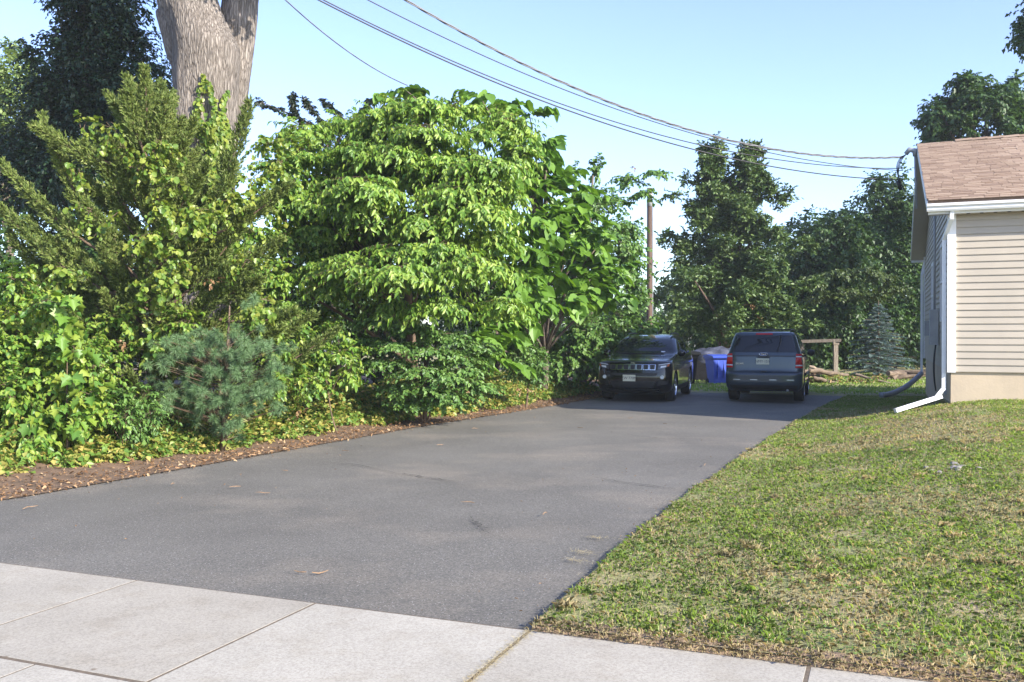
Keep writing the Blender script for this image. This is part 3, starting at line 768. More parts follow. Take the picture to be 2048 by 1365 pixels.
cpatch('bumper_bar', cs, 'f', [(-.62, .27), (.62, .27), (.66, .305), (-.66, .305)], m_clad, jc, .03, 20, 3)
cpatch('bumper_scoop', cs, 'f', [(.58, .40), (.82, .43), (.84, .53), (.62, .545)], m_clad, jc, .006, 8, 5, both=True)
cpatch('bumper_scoop_trim', cs, 'f', [(.60, .535), (.84, .522), (.845, .55), (.60, .562)], m_cblack, jc, .03, 8, 3, both=True)
cpatch('bumper_rib', cs, 'f', [(-.60, .715), (.60, .715), (.78, .755), (-.78, .755)], m_cblack, jc, .022, 20, 4)
for s_ in (1, -1):
    V, F = lathe([(.001, .012), (.032, .012), (.045, .018), (.048, 0)], 16); P = np.stack([V[:, 1], V[:, 0], V[:, 2]], 1)+np.array([float(cs.front(.70*s_, .60))+.004, .70*s_, .60])
    part('fog_light', P, F, m_clear, jc, True, True)
pl = part('license_plate', *box(float(cs.front(0, .57))+.002, float(cs.front(0, .57))+.02, -.235, .07, .50, .655), m_plate, jc, local=True)
text('lettering', 'ZW·770M', .088, m_platel, pl, FRONTM(float(cs.front(0, .57))+.022, -.0825, .575))
text('badge', 'Jeep', .06, m_chrome, jc, FRONTM(float(cs.front(0, .93))+.025, 0, .945))
mb = MB()
for s_ in (1, -1):
    xm, ym, zm = .70, .93*s_, 1.16
    V, F = lathe([(.001, 0), (.07, .01), (.1, .05), (.1, .12), (.06, .17), (.001, .18)], 14, 'z')
    P = np.stack([V[:, 0]*.8+xm, V[:, 2]*s_*1.05+.87*s_, V[:, 1]*.85+zm], 1)
    part('mirror', P, F if s_ < 0 else [f[::-1] for f in F], m_cblack, jc, True, True)
    rr = np.array([(x_, s_*.57, 1.612+.05*math.sin((x_+1.5)/1.45*math.pi)**.3) for x_ in np.linspace(-1.48, -.08, 14)])
    MB().add(*tube(rr, .016, 8)).build('roof_rail', m_black, jc, True, True)
    cpatch('sill_cladding', cs, 'l', [(-.9, .22), (.9, .22), (.9, .36), (-.9, .36)], m_clad, jc, .01, 10, 4, both=True) if s_ > 0 else None
mb = MB()
for y0, y1 in ((-.1, .55), (-.62, 0.0)):
    mb.add(*tube([(float(cs.front(y_, 1.15))+.03, y_, 1.145+.012*abs(y_)) for y_ in np.linspace(y0, y1, 6)], .009, 6))
mb.build('wiper', m_black, jc, False, True)
cpatch('sticker', cs, 'f', [(.46, 1.17), (.56, 1.17), (.555, 1.205), (.455, 1.205)], m_clear, jc, .016, 3, 3)
MB().add(*tube([(-1.3, 0, 1.63), (-1.38, 0, 1.69), (-1.5, 0, 1.70)], [.04, .02, .004], 6)).build('antenna', m_cblack, jc, True, True)
MB().add(*box(-1.9, 1.9, -.6, .6, .24, .35)).build('underbody', m_black, jc, local=True)

# ---- steel blue SUV, tail to the camera
lay2 = smooth_layers([(.27, 2.0, -2.08, .80), (.36, 2.13, -2.19, .875), (.50, 2.19, -2.225, .895), (.66, 2.2, -2.225, .897), (.705, 2.19, -2.20, .897), (.74, 2.19, -2.135, .897), (.93, 2.14, -2.11, .893), (.99, 2.0, -2.105, .888), (1.04, 1.5, -2.10, .882), (1.09, 1.0, -2.095, .872),
        (1.30, .65, -2.035, .81), (1.48, .32, -1.97, .755), (1.60, .08, -1.925, .715), (1.66, -.10, -1.89, .675), (1.695, -.4, -1.70, .58), (1.715, -.6, -1.3, .35)])
es = Car(lay2, ([.27, 1.05, 1.72], [.4, .4, .25]), ([.27, .7, .8, 1.72], [.22, .22, .16, .16]), 3.0, 3.6)
ec = thing('parked_car', (6.12+.62, 22.0+2.1, 0.005), 'steel blue SUV with its tail and red tail lights towards the street', 'car', None, rad(90-20))
V, F = es.shell(lay2[:, 0])
WB2 = 1.31; wr2 = .362
arches(V, F, [(s1*WB2, wr2+.015, s2) for s1 in (1, -1) for s2 in (1, -1)], .42, 'body', m_cblue, ec)
for s1 in (1, -1):
    for s2 in (1, -1): wheel(ec, s1*WB2, s2*.775, wr2, .235, m_alloy)
cpatch('rear_window', es, 'r', [(.745, 1.205), (-.745, 1.205), (-.635, 1.605), (.635, 1.605)], m_cglass, ec, .010, 16, 10)
for s_ in (1, -1):
    for cor in ([(.08, 1.12), (.78, 1.12), (.30, 1.52), (.08, 1.56)], [(-.86, 1.12), (.01, 1.12), (.01, 1.57), (-.86, 1.57)], [(-1.83, 1.14), (-.94, 1.12), (-.94, 1.57), (-1.72, 1.56)]):
        V, F = es.patch('l', cor, .004, 8, 8); part('side_window', V*np.array([1, s_, 1]), F if s_ > 0 else [f[::-1] for f in F], m_cglass, ec, True, True)
    # tail light wraps from the rear to the flank
    tl = MB()
    for zz0, zz1, mt, nm in ((.83, .875, m_red, 'tail_light'), (.875, .905, m_clear, 'reversing_light'), (.905, 1.085, m_red, 'tail_light'), (1.085, 1.115, m_clear, 'turn_signal'), (1.115, 1.165, m_red, 'tail_light')):
        g1, g2 = np.interp((zz0, zz1), (.83, 1.165), (.725, .74))
        if s_ > 0: cor = [(.885, zz0), (g1, zz0), (g2, zz1), (.858 if zz1 > 1.05 else .885, zz1)]
        else: cor = [(-g1, zz0), (-.885, zz0), (-.858 if zz1 > 1.05 else -.885, zz1), (-g2, zz1)]
        V, F = es.patch('r', cor, .018, 9, 3); part(nm, V, F, mt, ec, True, True)
cpatch('brake_light', es, 'r', [(.20, 1.622), (-.20, 1.622), (-.19, 1.655), (.19, 1.655)], m_red, ec, .018, 8, 3, label='long red brake light above the rear window')
cpatch('tailgate_seam', es, 'r', [(.73, 1.10), (-.73, 1.10), (-.73, 1.125), (.73, 1.125)], m_black, ec, .006, 12, 3)
cpatch('tailgate_lip', es, 'r', [(.70, .765), (-.70, .765), (-.70, .79), (.70, .79)], m_cblue, ec, .02, 12, 3)
cpatch('plate_recess', es, 'r', [(.36, .885), (-.36, .885), (-.40, 1.095), (.40, 1.095)], m_cblue, ec, .008, 8, 4)
cpatch('tailgate_handle', es, 'r', [(.14, 1.065), (-.14, 1.065), (-.14, 1.125), (.14, 1.125)], m_black, ec, .03, 5, 3)
xr = float(es.rear(0, .95))-.006
pl = part('license_plate', *box(xr-.022, xr-.004, -.13, .175, .91, 1.055), m_plate, ec, local=True)
text('lettering', 'NMY·15Y', .085, m_platel, pl, REARM(xr-.024, .0225, .98))
text('badge', 'ESCAPE', .055, m_gold, ec, REARM(float(es.rear(.52, .87))-.012, .56, .925))
V, F = lathe([(.001, .010), (.05, .010), (.058, .014), (.062, 0)], 24)
P = np.stack([xr-.02-V[:, 1], V[:, 0]*1.5, V[:, 2]*.62+1.155], 1); eb = part('emblem', P, F, m_badge, ec, True, True)
text('lettering', 'Ford', .055, m_chrome, eb, REARM(xr-.034, 0, 1.157))
V, F = lathe([(.060, .0), (.060, .016), (.070, .016), (.070, 0)], 24); part('emblem_rim', np.stack([xr-.02-V[:, 1], V[:, 0]*1.5, V[:, 2]*.62+1.155], 1), F, m_chrome, eb, True, True)
for y0 in (.62, .22, -.22, -.62):
    cpatch('bumper_reflector', es, 'r', [(y0+.085, .535), (y0-.085, .535), (y0-.08, .56), (y0+.08, .56)], m_refl, ec, .014, 4, 3)
    cpatch('bumper_slot', es, 'r', [(y0+.09, .56), (y0-.09, .56), (y0-.085, .575), (y0+.085, .575)], m_black, ec, .010, 4, 3)
cpatch('bumper_valance', es, 'r', [(.82, .30), (-.82, .30), (-.86, .42), (.86, .42)], m_clad, ec, .008, 16, 4)
cpatch('bumper_latch', es, 'r', [(.07, .725), (-.07, .725), (-.07, .76), (.07, .76)], m_black, ec, .02, 4, 3)
for s_ in (1, -1):
    MB().add(*tube([(x_, s_*.60, 1.70+.05*math.sin((x_+1.75)/1.85*math.pi)**.3) for x_ in np.linspace(-1.74, .09, 14)], .018, 8)).build('roof_rail', m_black, ec, True, True)
    V, F = lathe([(.001, 0), (.07, .01), (.1, .05), (.1, .12), (.06, .17), (.001, .18)], 14, 'z')
    P = np.stack([V[:, 0]*.8+.78, V[:, 2]*s_*1.05+.88*s_, V[:, 1]*.85+1.15], 1); part('mirror', P, F if s_ < 0 else [f[::-1] for f in F], m_clad, ec, True, True)
    cpatch('sill_cladding', es, 'l', [(-.88, .29), (.88, .29), (.88, .40), (-.88, .40)], m_clad, ec, .012, 10, 4, both=True) if s_ > 0 else None
    V, F = es.patch('l', [(-.9, .60), (.9, .60), (.9, .66), (-.9, .66)], .014, 8, 3); part('door_moulding', V*np.array([1, s_, 1]), F if s_ > 0 else [f[::-1] for f in F], m_clad, ec, True, True)
for x_ in (-.55, -1.3): MB().add(*tube([(x_, -.6, 1.745), (x_, .6, 1.745)], .016, 8)).build('cross_bar', m_black, ec, True, True)
MB().add(*tube([(float(es.rear(-.28, 1.17))-.035, -.40, 1.61), (float(es.rear(-.28, 1.4))-.03, -.36, 1.40), (float(es.rear(-.3, 1.2))-.03, -.30, 1.20)], .011, 6)).build('wiper', m_black, ec, False, True)
MB().add(*box(-1.95, 1.9, -.58, .58, .29, .42)).build('underbody', m_black, ec, local=True)
MB().add(*tube([(-2.16, -.55, .30), (-1.7, -.55, .32)], .03, 10)).build('exhaust_pipe', m_gal, ec, True, True)

# ================================================================== things in the back yard
m_bin = M('blue_bin_plastic', (.045, .085, .42), (.038, .072, .36), rough=.45)
m_bind = M('dark_shaded_bin_plastic', (.010, .011, .012), (.008, .009, .010), rough=.9, spec=.15)  # dark plastic, made blacker still to stand in for shade
def wheelie(loc, rz, mat, label):
    t_ = thing('wheeled_bin', loc, label, 'bin', 'bins on the grass behind the cars', rz)
    def ring(w_, d_, z_): return [(-w_, -d_, z_), (w_, -d_, z_), (w_, d_, z_), (-w_, d_, z_)]
    V = np.array(ring(.25, .24, .04)+ring(.26, .27, .2)+ring(.31, .36, .92)+ring(.335, .385, .93)+ring(.335, .385, .98))
    F = [[0, 3, 2, 1]]
    for i in range(4):
        for j in range(4): F.append([i*4+j, i*4+(j+1) % 4, i*4+4+(j+1) % 4, i*4+4+j])
    F.append([16, 17, 18, 19]); part('body', V, F, mat, t_, local=True)
    for q in (-.12, .12): part('rib', *box(q-.02, q+.02, -.355, -.30, .25, .88), mat, t_, local=True)
    pr = [(-.37, -.46, .965), (-.37, -.47, 1.0), (-.37, -.38, 1.055), (-.37, .1, 1.10), (-.37, .40, 1.06), (-.37, .43, .985), (-.37, .40, .983), (-.37, -.42, .983)]
    part('lid', *prism(pr, (.74, 0, 0)), mat, t_, local=True)
    MB().add(*tube([(-.26, .45, 1.0), (.26, .45, 1.0)], .018, 8)).build('handle', mat, t_, True, True)
    for q in (-.27, .27):
        V, F = lathe([(.03, .03), (.1, .03), (.11, 0), (.1, -.03), (.03, -.03)], 20); part('wheel', np.stack([V[:, 1]+q, V[:, 0]+.27, V[:, 2]+.11], 1), F, m_rub, t_, True, True)
    return t_
wb_ = wheelie((6.66, 30.0, .03), rad(12), m_bin, 'bright blue wheeled bin with domed lid between the two cars')
wb_.scale = (.9, .9, .88)
wheelie((5.45, 29.4, .03), rad(20), m_bind, 'dark wheeled bin with shade put into its colour, left of the blue one')
# tarpaulin heap
m_tarp = M('grey_tarpaulin', (.10, .108, .15), (.035, .038, .055), rough=.5, scale=4, bmp=.6, bscale=9, bdist=.08)
m_tarpd = M('black_tarpaulin', (.012, .012, .013), (.007, .007, .008), rough=.85, spec=.08, scale=4, bmp=.6, bscale=9, bdist=.08)
def heap(c, r, seed, n=36, m=14, pw=.5):
    V = []
    for i in range(m):
        f = i/(m-1)
        for j in range(n):
            a_ = 2*math.pi*j/n; rr = (1-f**2.6); z = f**pw
            k = 1+.12*mn.noise((math.cos(a_)*2+seed, math.sin(a_)*2, f*3))+.05*mn.noise((math.cos(a_)*7+seed, math.sin(a_)*7, f*9))
            V.append((c[0]+r[0]*rr*k*math.cos(a_), c[1]+r[1]*rr*k*math.sin(a_), c[2]+r[2]*z*(1+.18*mn.noise((math.cos(a_)*3*rr+seed, math.sin(a_)*3*rr, 2)))))
    F = []
    for i in range(m-1):
        for j in range(n): F.append([i*n+j, i*n+(j+1) % n, (i+1)*n+(j+1) % n, (i+1)*n+j])
    return np.array(V), F
tb = thing('covered_heap', (6.6, 32, 0), 'long heap under black and grey tarpaulin behind the bins', 'tarpaulin')
part('black_sheet', *heap((6.7, 32.3, 0), (2.0, .9, 1.02), 3), m_tarpd, tb, True)
part('grey_sheet', *heap((7.1, 32.0, .66), (.95, .75, .56), 8), m_tarp, tb, True)
# weathered arbor: post and beam
m_wood = M('weathered_wood', (.22, .185, .145), (.13, .105, .08), rough=.9, scale=6, sc=(4, 4, .6), bmp=.5, bscale=30)
ar = thing('garden_arbor', W(1671, 750, 33), 'weathered grey wooden post with a beam beside the brush pile', 'post')
pb = W(1671, 760, 33); pt_ = W(1671, 682, 33)
part('post', *obox(pb-np.array([.075, .07, .2]), (.15, 0, 0), (0, .14, 0), (0, 0, pt_[2]-pb[2]+.25)), m_wood, ar)
q0 = W(1580, 684, 33.6); q1 = W(1679, 681, 33); d_ = q1-q0
part('beam', *obox(q0+np.array([0, -.17, -.055]), d_, (0, .09, 0), (0, 0, .11)), m_wood, ar)
part('brace', *obox(pt_+np.array([-.10, -.09, -.14]), (.2, 0, 0), (0, .03, 0), (0, 0, .16)), m_wood, ar)
p2 = W(1582, 760, 33.6); part('post', *obox(p2-np.array([.075, .07, .2]), (.15, 0, 0), (0, .14, 0), (0, 0, 1.5)), m_wood, ar)
# logs
m_log = M('cut_log_bark', (.20, .15, .105), (.10, .072, .05), rough=.9, scale=5, sc=(1, 1, 3), bmp=.8, bscale=16, bdist=.03)
m_logp = M('pale_log_wood', (.32, .25, .175), (.21, .16, .115), rough=.85, scale=5)
def log(px0, py0, px1, py1, Y0, Y1, r, k, mat=None, pile='brush pile beside the blue SUV', grp='logs of the brush pile'):
    a_ = W(px0, py0, Y0); b_ = W(px1, py1, Y1); n = 9
    P = a_+(b_-a_)*np.linspace(0, 1, n)[:, None]; P[1:-1] += R.normal(size=(n-2, 3))*r*.3
    V, F = tube(P, r*np.linspace(1, .72, n)*R.uniform(.9, 1.1, n), 9)
    o = link('log', mesh('log', V, F, mat or m_log, True)); o.data.set_sharp_from_angle(angle=rad(45))
    tag(o, k, 'log', grp)
LB = 'one of the cut brown logs piled beside the blue SUV'
for q in range(15):
    px = R.uniform(1600, 1650); py = R.uniform(745, 768); dx = R.uniform(50, 90); up_ = R.uniform(-2, 12)
    log(px, py-(1650-px)*.25, px+dx, min(py+up_, 771), R.uniform(29.6, 31.5), R.uniform(29.8, 31), R.uniform(.04, .085), LB)
log(1712, 750, 1790, 771, 30.6, 29.7, .05, 'long pale log sloping down at the right end of the brush pile', m_logp)
log(1600, 728, 1668, 751, 31, 30.6, .06, 'long pale log on top of the brush pile beside the blue SUV', m_logp)
LB2 = 'one of the grey logs stacked at the rear corner of the house'
for q in range(7):
    py = 744+q*2.6+R.uniform(-1, 1); log(1772+R.uniform(-2, 14), py+R.uniform(-1, 4), 1856, py+R.uniform(-8, 4), 32+R.uniform(-.6, .6), 32+R.uniform(-.6, .6), R.uniform(.06, .12), LB2, None, '', 'logs at the house corner')
# utility pole stub
up_ = W(1299, 377, 31); upole = thing('utility_pole', (up_[0], 31, 0), 'short brown wooden utility pole rising behind the black SUV', 'pole')
m_pole = M('creosoted_pole', (.12, .075, .055), (.07, .045, .035), rough=.85, scale=4, sc=(3, 3, .3), bmp=.5, bscale=30)
zp = np.linspace(-.2, up_[2], 14); MB().add(*tube(np.stack([up_[0]+0*zp, 31+0*zp, zp], 1), np.linspace(.105, .085, 14), 14)).build('shaft', m_pole, upole, True)
MB().add(*tube([(up_[0], 31, up_[2]-.62), (up_[0], 31, up_[2]-.2)], .094, 14)).build('metal_band', m_gal, upole, True)
MB().add(*tube([(up_[0]+.095, 30.95, .1), (up_[0]+.10, 30.95, up_[2]-.6)], .015, 6)).build('ground_wire', m_gal, upole, True)

# overhead wires: run from the house peak to a street pole beyond the left edge of the frame
m_wire = M('black_cable', (.03, .03, .034), (.02, .02, .024), rough=.5)
m_wiret = M('grey_twisted_cable', (.16, .16, .17), (.09, .09, .1), rough=.5)
HE = G(UM-.25, VW0-.3, 0); PE = np.array([-11.2, 10.6])
def wire(pts, r, label, mat, twist=False, zend=None, htop=None):
    q = np.array(pts, float); h0 = HE[:2]; d = PE-h0
    P = []
    for px, py in q:
        k = (px-1024)/FPX; t_ = (k*h0[1]-h0[0])/(d[0]-k*d[1]); xy = h0+d*t_
        P.append((t_, 1.6+(HZ-py)/FPX*xy[1]))
    P = np.array(P); co = np.polyfit(P[:, 0], P[:, 1], 3 if len(P) > 4 else 2)
    co2 = np.polyfit(P[:, 0], P[:, 1], 2)
    tt = np.linspace(0.0, 1, 160)
    z = np.polyval(co2, tt)
    mb = MB()
    L3 = np.stack([h0[0]+d[0]*tt, h0[1]+d[1]*tt, z], 1)
    if not twist: mb.add(*tube(L3, r, 6))
    else:
        for k in range(3):
            a_ = tt*130+k*2.09
            mb.add(*tube(L3+np.stack([0*tt, np.cos(a_)*r*.9, np.sin(a_)*r*.9], 1), r*.62, 5))
    o = mb.build('overhead_wire', mat, None, True); tag(o, label, 'wire', 'service wires to the house'); return L3[-1]
ends = [wire([(800, 0), (900, 55), (1000, 105), (1100, 150), (1200, 190), (1300, 230), (1400, 268), (1500, 297), (1600, 313), (1700, 319), (1760, 316), (1815, 308)], .017, 'thick twisted grey service cable, topmost of the wires to the house', m_wiret, True),
        wire([(720, 0), (900, 78), (1100, 162), (1250, 223), (1400, 276), (1500, 303), (1650, 328), (1790, 338)], .009, 'thin black wire just under the twisted service cable', m_wire),
        wire([(642, 0), (800, 74), (900, 120), (1100, 203), (1300, 268), (1420, 297), (1500, 308), (1620, 326), (1790, 339)], .010, 'black wire, upper one of the close pair at mid height', m_wire),
        wire([(636, 0), (800, 80), (900, 128), (1100, 212), (1300, 277), (1420, 307), (1550, 331), (1740, 360)], .012, 'black wire, lowest of those crossing to the house', m_wire)]
pz = max(e[2] for e in ends)+.5
sp_ = thing('utility_pole', (PE[0], PE[1], 0), 'tall street utility pole at the far left carrying the house wires', 'pole')
zp = np.linspace(-.2, pz, 12); MB().add(*tube(np.stack([PE[0]+0*zp, PE[1]+0*zp, zp], 1), np.linspace(.17, .12, 12), 12)).build('shaft', m_pole, sp_, True)
L = np.linspace(0, 1, 50)[:, None]; a_ = np.array([*W(470, -100, 14.5)]); b_ = W(815, 172, 19.5)
q = a_+(b_-a_)*L; q[:, 2] -= .25*(1-(2*L[:, 0]-1)**2)
MB().add(*tube(q, .012, 5)).build('overhead_wire', m_wiret, None, True); tag(C.objects[-1], 'thin grey wire dropping steeply into the top of the dogwood', 'wire')

# ================================================================== vegetation
def cat(*a): return np.concatenate(a)
def C_(px, py, Y, rx, rz, tw, ry=None):
    p_ = W(px, py, Y); return [*p_, rx, ry or rx, rz, tw]
l_dog = leafM('dogwood_leaf', [(0.081, 0.176, 0.023), (0.135, 0.252, 0.032), (0.201, 0.320, 0.045), (0.273, 0.367, 0.064)], .34, .45)
l_cat = leafM('catalpa_leaf', [(0.074, 0.165, 0.022), (0.115, 0.229, 0.030), (0.155, 0.284, 0.038)], .34, .45)
l_vine = leafM('vine_leaf', [(0.069, 0.161, 0.028), (0.124, 0.245, 0.037), (0.207, 0.310, 0.047), (0.276, 0.336, 0.057)], .36, .45)
l_yel = leafM('bittersweet_leaf', [(0.081, 0.165, 0.027), (0.149, 0.242, 0.037), (0.230, 0.297, 0.051), (0.287, 0.319, 0.060)], .38, .42)
l_shr = leafM('shrub_leaf', [(0.065, 0.146, 0.038), (0.107, 0.208, 0.046), (0.156, 0.264, 0.059)], .32, .45)
l_jun = leafM('juniper_spray', [(0.073, 0.110, 0.031), (0.118, 0.168, 0.044), (0.173, 0.229, 0.058), (0.219, 0.239, 0.096)], .22, .65, spec=.2)
l_pine = leafM('white_pine_needle', [(.110, .200, .088), (.145, .245, .110), (.185, .285, .140)], .25, .5, (1.1, 1.1, .8))
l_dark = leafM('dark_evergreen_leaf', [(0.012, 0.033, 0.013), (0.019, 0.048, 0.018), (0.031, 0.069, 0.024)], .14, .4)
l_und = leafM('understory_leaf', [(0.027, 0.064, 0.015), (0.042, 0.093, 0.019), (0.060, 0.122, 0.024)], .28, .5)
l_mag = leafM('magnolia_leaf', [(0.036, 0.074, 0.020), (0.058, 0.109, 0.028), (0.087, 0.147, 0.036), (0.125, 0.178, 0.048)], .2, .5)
l_dec = leafM('deciduous_leaf', [(0.030, 0.069, 0.021), (0.048, 0.099, 0.026), (0.068, 0.132, 0.034)], .3, .5)
l_lit = leafM('light_deciduous_leaf', [(0.108, 0.178, 0.048), (0.162, 0.238, 0.060), (0.234, 0.289, 0.086)], .34, .5)
l_tier = leafM('sunlit_tier_leaf', [(.045, .075, .022), (.065, .10, .028), (.09, .125, .035)], .3, .5)
l_spr = leafM('blue_spruce_needle', [(0.086, 0.138, 0.144), (0.125, 0.187, 0.195), (0.156, 0.227, 0.237)], .1, .6)
l_plum = leafM('dark_plum_leaf', [(.018, .030, .020), (.026, .042, .028), (.035, .055, .035)], .2, .45)
l_brown = leafM('dead_leaf', [(.12, .065, .036), (.22, .125, .065), (.31, .19, .105), (.42, .30, .19)], .15, .8, (1, .9, .6), spec=.2)
l_weed = leafM('ground_vine_leaf', [(0.082, 0.171, 0.035), (0.137, 0.244, 0.046), (0.218, 0.299, 0.058), (0.355, 0.340, 0.098), (0.464, 0.366, 0.117)], .34, .45)

# ---- flowering-dogwood-like layered tree
dog = [C_(810, 205, 18.2, .75, .32, 46), C_(760, 245, 18.4, .9, .35, 55), C_(850, 250, 17.6, .9, .3, 60), C_(930, 225, 18.2, .9, .35, 55), C_(1010, 265, 18.3, .8, .35, 50), C_(690, 250, 19.0, .8, .35, 46),
       C_(620, 290, 18.6, .8, .35, 46), C_(570, 310, 18.4, .65, .4, 40), C_(700, 310, 18.4, .9, .3, 50), C_(800, 310, 17.4, 1.0, .28, 62), C_(900, 300, 17.2, .95, .28, 60), C_(990, 330, 17.4, .95, .3, 60),
       C_(1040, 300, 18.4, .6, .3, 36), C_(620, 360, 18.0, .8, .28, 48), C_(700, 378, 17.2, 1.0, .24, 66), C_(790, 395, 16.9, 1.0, .24, 70), C_(880, 380, 16.9, .95, .24, 62), C_(965, 385, 16.8, .95, .26, 62), C_(1040, 380, 17.4, .7, .3, 44),
       C_(740, 425, 16.7, .85, .22, 52), C_(840, 440, 16.4, .95, .22, 62), C_(930, 430, 16.6, .9, .24, 56), C_(1000, 450, 16.8, .8, .25, 50), C_(640, 440, 17.8, .8, .3, 40),
       C_(790, 490, 16.4, .8, .2, 48), C_(870, 500, 16.1, .85, .22, 60), C_(940, 520, 16.4, .8, .22, 50), C_(690, 500, 16.9, .75, .2, 34), C_(640, 520, 17.0, .7, .2, 30), C_(700, 545, 16.6, .75, .22, 44), C_(790, 555, 16.2, .8, .2, 50),
       C_(880, 560, 15.9, .8, .22, 54), C_(960, 565, 15.9, .8, .22, 56), C_(1025, 575, 16.1, .65, .22, 46), C_(575, 568, 16.4, .45, .18, 30), C_(560, 595, 16.4, .4, .2, 24), C_(650, 600, 16.9, .6, .25, 36), C_(740, 605, 16.3, .75, .22, 48), C_(830, 610, 16.0, .7, .22, 46),
       C_(780, 350, 18.6, 1.3, .6, 60), C_(900, 470, 18.2, 1.2, .7, 60), C_(700, 470, 18.8, 1.2, .7, 56), C_(980, 400, 18.6, 1.1, .7, 56)]
dog = [[d_[0]+R.normal()*.22, d_[1]+R.normal()*.3, d_[2]+R.normal()*.17, d_[3]*R.uniform(.75, 1.15), d_[4]*R.uniform(.75, 1.15), d_[5]*R.uniform(.9, 2.0), int(d_[6]*1.6)] for d_ in dog]
dog = np.concatenate([np.array(dog, float), clumps(W(800, 400, 18.4), (2.35, 1.1, 2.0), 70, .5, 30, .35, .7), clumps(W(640, 420, 18.2), (1.0, .8, 1.7), 26, .45, 30, .35, .7)])
tree('dogwood_tree', G(12.4, -7.3, .2), 'broad dogwood with layered drooping bright green leaves left of the driveway', l_dog, m_twig, dog, .13, nl=14, L=.118, Wd=.06, shape='point', droop=.34, ldroop=.7, horiz=.5, up=.4, out=.9, jit=.45, side=.9, stem_r=.004, nlimb=18, topz=5.0, reach=(.5, 1.2))
# ---- horizontal small-leaved shrub under it
shr = [C_(px_, py_, Y_, .55, .16, 50) for px_, py_, Y_ in ((760, 640, 15.9), (840, 655, 15.7), (900, 670, 15.8), (790, 690, 15.5), (870, 700, 15.4), (930, 720, 15.8), (770, 725, 15.5), (840, 740, 15.3), (900, 755, 15.4), (850, 780, 15.4), (960, 690, 16.4), (910, 790, 15.5), (740, 680, 16.2))]
shr = [[q_[0]-.12, q_[1]+.75, q_[2]*1.0]+q_[3:6]+[56] for q_ in shr]+[C_(px_, py_, 16.4, .5, .2, 40) for px_, py_ in ((800, 770), (880, 800), (950, 770), (920, 740), (820, 800))]
tree('viburnum_shrub', W(850, HZ, 16.9)*np.array([1, 1, 0]), 'dense small leaved shrub in flat sprays under the dogwood', l_shr, m_twig, shr, .05, 'shrub', nl=17, L=.072, Wd=.045, shape='oval', droop=.2, ldroop=.35, horiz=.4, stem_r=.004, up=.6, out=.8)
# ---- big-leaved catalpa, its largest leaves built one by one
cat_cl = [C_(px_, py_, Y_, .75, .5, n_) for px_, py_, Y_, n_ in ((1000, 240, 21.5, 8), (1045, 300, 22, 9), (1030, 370, 21.5, 9), (1090, 380, 22.3, 9), (1120, 430, 21.8, 10), (1060, 440, 21, 10), (1170, 440, 22.6, 9), (1130, 490, 21.4, 10), (1190, 500, 22.3, 9), (1060, 510, 20.4, 10), (1110, 550, 20.6, 10), (1180, 560, 21.6, 10), (1220, 590, 22.3, 9),
        (1140, 600, 20.8, 10), (1080, 600, 20.2, 8), (1040, 640, 19.8, 8), (985, 650, 18.6, 8), (960, 690, 18.2, 8), (985, 700, 18.4, 7), (1190, 470, 22, 8), (1150, 380, 23, 8), (1080, 330, 23, 8), (990, 210, 22.4, 7), (1060, 235, 22.6, 5), (1235, 540, 23, 8), (810, 180, 20.5, 4), (960, 195, 21.5, 4), (1060, 350, 22.8, 10), (1110, 350, 23, 9), (1090, 290, 23, 7), (1140, 420, 22.8, 10), (1000, 520, 19.8, 9), (1010, 600, 19.4, 8), (1050, 560, 20.2, 9), (1020, 470, 20.6, 9), (1200, 540, 22.6, 9))]
ct = thing('catalpa_tree', G(17.4, -6.3, .15), 'large leaved tree with broad heart shaped leaves between dogwood and black SUV', 'tree')
zc = np.array(cat_cl)
ax = bez(G(17.4, -6.3, .1), G(17, -6.0, 3), W(1090, 330, 22.5), 12); MB().add(*tube(ax, np.linspace(.14, .04, 12), 9)).build('trunk', m_bark, ct, True)
mb = MB()
for i in range(len(zc)):
    p_ = ax[int(np.clip((zc[i, 2])/7*9-1, 1, 10))]; mb.add(*tube(bez(p_, (p_+zc[i, :3])/2+np.array([0, 0, .3]), zc[i, :3], 6), np.linspace(.045, .012, 6), 6))
mb.build('limbs', m_bark, ct, True)
V, F, tw = crown_data(cat_cl, nl=11, L=.25, Wd=.205, shape='heart', droop=.2, ldroop=.38, up=1.0, out=.4, jit=.4, horiz=.7, fold=.12, curl=.18)
nv = 10; nlf = len(V)//nv; LV = V.reshape(nlf, nv, 3)
big = np.argsort(-(np.linalg.norm(LV[:, 5]-LV[:, 0], axis=1)/LV[:, 0, 1]) + .004*(LV[:, 0, 1]-20))[:300]
rest_i = np.setdiff1d(np.arange(nlf), big)
fl = [[0]+list(range(5, 0, -1)), [0]+list(range(9, 4, -1))]
cto = np.array(ct.location)
for i in big: link('leaf', mesh('leaf', LV[i]-cto, fl, l_cat), ct)
RV = LV[rest_i].reshape(-1, 3); bs = (np.arange(len(rest_i))*nv)[:, None]
o = part('foliage', RV, [bs+np.array(fl[0])[None], bs+np.array(fl[1])[None]], l_cat, ct); tag(o, kind='stuff')
